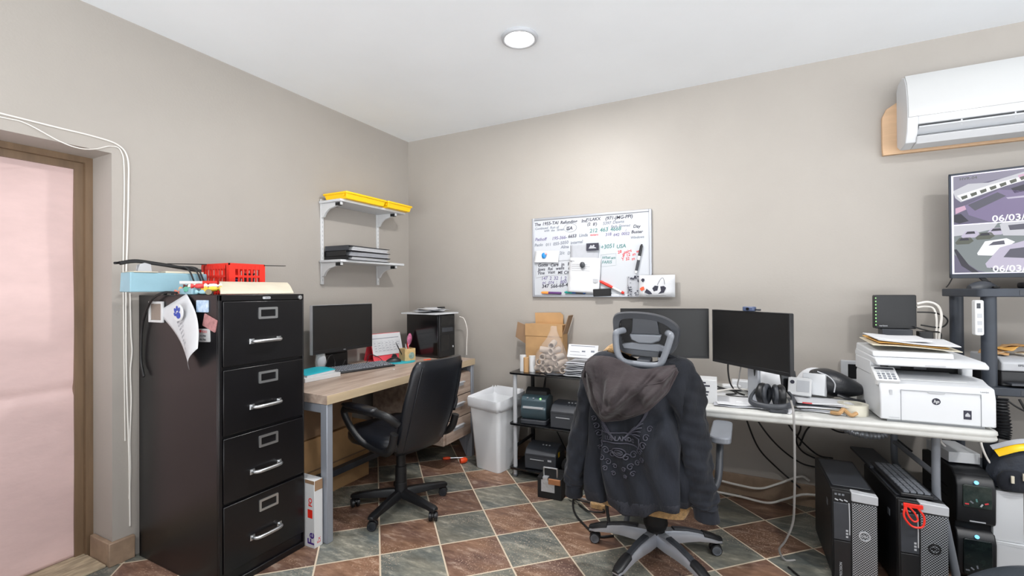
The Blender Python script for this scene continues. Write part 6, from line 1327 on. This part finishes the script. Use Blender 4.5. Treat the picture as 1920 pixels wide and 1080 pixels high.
b = B(); b.box(sx0 + .003, -.0034, sz0 + .002, sx0 + .008, -.003, sz1 - .002); b.box(sx0 + .003, -.0034, sz0 + .002, sx1 - .01, -.003, sz0 + .006); b.build('picture_border', c_white, scr)
for s_ in (-1, 1): b = B(); b.prism([(s_ * .345 - .012, -tvh / 2), (s_ * .345 + .012, -tvh / 2), (s_ * .345 + .05, -tvh / 2 - .052), (s_ * .345 + .03, -tvh / 2 - .052)], .0, .02, 'y'); b.box(s_ * .345 + .03, -.09, -tvh / 2 - .053, s_ * .345 + .052, .11, -tvh / 2 - .043); b.build('foot', 'softblack', t, bevel=.002)
t = thing('computer_mouse', 'dark rounded mouse lying on the top shelf under the television', 'mouse', rk(.055, .12, 1.3452), 20); b = B(); rings = []
for k in range(9):
    u = k / 8; x = -.06 + .12 * u; s_ = max(.15, math.sin(PI * (.08 + .84 * u)) ** .6); rings.append([(x, .036 * s_ * math.cos(PI * j / 10), .038 * s_ * math.sin(PI * j / 10)) for j in range(11)])
b.loft(rings); b.build('shell', 'dark', t); b = B(); b.cyl((.03, -.004, .028), (.03, .004, .028), .009, n=12); b.build('scroll_wheel', 'softblack', t)
t = thing('sound_bar', 'low black rounded bar lying on the top shelf before the television', 'speaker', rk(.30, .08, 1.3452), 9); b = B(); b.rbox(-.12, -.03, 0, .12, .03, .028, .012, axis='z'); b.build('body', 'black', t, bevel=.008); b = B(); b.box(-.1, -.0308, .006, .1, -.0298, .020); b.build('grille', 'softblack', t)
t = thing('power_strip', 'white power strip fixed upright to the front post of the plastic rack', 'power strip', rk(-.020, .005, 1.205), 9); b = B(); b.rbox(-.022, -.018, -.085, .012, .010, .085, .008, axis='y'); b.build('case', 'white', t, bevel=.003); b = B(); b.box(-.016, -.0195, .045, -.002, -.0175, .07); b.build('switch', 'dark', t)
for k in range(3): b = B(); b.box(-.014, -.019, -.07 + .035 * k, .004, -.0175, -.05 + .035 * k); b.build('socket', 'lgrey', t)
# middle shelf: a small printer, a carton and paper scraps
t = thing('photo_printer', 'small grey and black desktop printer on the middle shelf of the rack', 'printer', rk(.145, .05, .8752), 9); b = B(); b.box(-.075, -.03, 0, .075, .2, .075); b.build('base', 'black', t, bevel=.006); b = B(); b.prism([(-.04, .075), (-.045, .115), (-.02, .135), (.2, .14), (.2, .075)], -.078, .078, 'x'); b.build('top_cover', 'lgrey', t, bevel=.006); b = B(); b.box(-.06, -.075, .012, .07, -.028, .022); b.build('paper_tray', 'dark', t); b = B(); b.text('EPSON', .014, T(-.02, -.0468, .10, 90), depth=.0003); b.build('lettering', 'dark', t)
tag(B().box(-.07, -.03, 0, .07, .13, .004).build('paper_sheet', 'paper', loc=rk(.26, -.02, .8755), rot=(0, 0, .2), solid=.001), 'white sheet sticking over the edge of the middle rack shelf', 'paper')
t = thing('carton', 'small open brown carton on the middle shelf right of the little printer', 'box', rk(.335, .06, .8802), 12); b = B(); b.box(-.085, -.03, 0, .085, .13, .115); b.build('carton_body', 'tan', t, bevel=.002); b = B(T(0, -.03, .115, -50)); b.box(-.085, -.06, 0, .085, 0, .003); b.build('flap', 'tan', t)
rnd = random.Random(9)
for k in range(9):
    x, y, z = .10 + .035 * k, .10 + .05 * rnd.random(), 1.02 + .012 * (k % 4)
    tag(sheet(*rk(x, y, z), rnd.uniform(.08, .15), rnd.uniform(.06, .10), rnd.uniform(0, 180), .014, 80 + k, rnd.uniform(-14, 14), rnd.uniform(-10, 10)).build('paper_scrap', ('tan', 'cream', 'manila')[k % 3], solid=.0015), ('brown', 'cream', 'orange')[k % 3] + ' paper scrap ' + ['at the left end', 'second from the left', 'third from the left', 'fourth from the left', 'in the middle', 'just right of the middle', 'third from the right', 'second from the right', 'at the right end'][k] + ' of the heap over the little printer', 'paper', 'paper scraps heaped on the rack')
# low shelf and floor: backpack, yellow level, cables
t = thing('backpack', 'black and grey backpack with yellow straps slumped on the white cartons', 'backpack', (1.085, 2.905, .4325), 8)
b = B(); rings = []
for z, s_, dx in ((0, .75, 0), (.02, .95, 0), (.06, 1.0, 0), (.12, .95, .01), (.17, .78, .02), (.205, .42, .03), (.212, .1, .03)): rings.append([(dx + .115 * s_ * math.cos(2 * PI * j / 22) * (1 + .06 * math.sin(3 * j)), .065 * s_ * math.sin(2 * PI * j / 22), z) for j in range(22)])
b.loft(rings); b.build('bag_body', pm('navy_canvas', (44, 50, 62), .7, noise=(14, .4), bump=(90, .3)), t, angle=80, sub=1)
b = B(); rings = []
for z, s_ in ((.005, .7), (.02, 1), (.06, 1.05), (.09, .8), (.10, .3)): rings.append([(-.04 + .06 * s_ * math.cos(2 * PI * j / 18), -.055 + .03 * s_ * math.sin(2 * PI * j / 18), z) for j in range(18)])
b.loft(rings); b.build('front_pocket', 'jersey', t, angle=80, sub=1)
for x, z in ((-.07, .085), (-.03, .10), (.03, .075)): b = B(); b.box(x, -.094, z - .032, x + .011, -.088, z); b.build('zip_pull', 'cream', t, bevel=.001)
b = B(); b.tube([(-.06, .0, .16), (-.03, -.02, .20), (.03, -.02, .20), (.06, 0, .16)], .008, n=8); b.build('strap', 'softblack', t)
b = B(); b.tube([(-.09, -.035, .165), (-.02, -.055, .205), (.06, -.05, .212), (.13, -.02, .185)], .017, n=8, flat=.35); b.build('yellow_strap', 'yellow', t)
b = B(); b.tube([(.05, -.055, .205), (.09, -.072, .165), (.125, -.075, .11), (.135, -.06, .05)], .014, n=8, flat=.35); b.build('yellow_strap', 'yellow', t)
b = B(); b.tube([(-.10, -.02, .185), (-.02, -.045, .228), (.07, -.04, .234), (.14, -.01, .205)], .011, n=8, flat=.35); b.build('grey_strap', 'greypaper', t)
t = thing('cable_bundle', 'ribbed black cable bundle hanging from the rack beside the printer', 'cable', (1.048, 2.95, .64)); b = B(); b.tube([(0, 0, .194), (.0, -.01, .13), (.004, -.015, .06), (.0, -.015, .01)], lambda u: .026 + .005 * math.sin(u * 90), n=12, k=14); b.build('wrap', 'black', t)
gz = 'cables in front of the rack'
cable('rack_cable', [(1.07, 2.96, .83), (1.10, 2.95, .80), (1.15, 2.95, .77), (1.22, 2.96, .74)], .004, 'cableb', 'thin black cable slanting below the middle rack shelf', gz)
cable('rack_cable', [(1.12, 2.97, .83), (1.15, 2.96, .75), (1.17, 2.96, .70), (1.19, 2.95, .66)], .005, 'cableb', 'black cable hanging above the backpack', gz)
cable('tv_cable', [(.965, 3.22, 1.40), (.955, 3.23, 1.37), (.945, 3.235, 1.352)], .003, 'cableb', 'thin black cable dropping from the lower left television corner')
# grey padded bag lying in the right foreground
t = thing('padded_bag', 'dark grey padded bag with piping in the lower right foreground', 'bag', (.93, 2.40, 0), 4)
b = B(); rings = []
for k in range(13):
    u = k / 12; x = -.22 + .52 * u; s_ = max(.2, math.sin(PI * (.10 + .70 * u)) ** .5); rings.append([(x, .12 * s_ * math.copysign(abs(math.cos(2 * PI * j / 24)) ** .7, math.cos(2 * PI * j / 24)), .15 * s_ + .15 * s_ * math.copysign(abs(math.sin(2 * PI * j / 24)) ** .7, math.sin(2 * PI * j / 24))) for j in range(24)])
b.loft(rings); b.build('bag_body', pm('grey_vinyl', (56, 62, 68), .4, bump=(120, .15)), t, angle=80, sub=1)
b = B(); b.tube([(-.19, -.05, .22), (-.10, -.075, .275), (.04, -.08, .295), (.16, -.08, .295), (.26, -.07, .285)], .006, n=8); b.build('piping', 'grey', t)
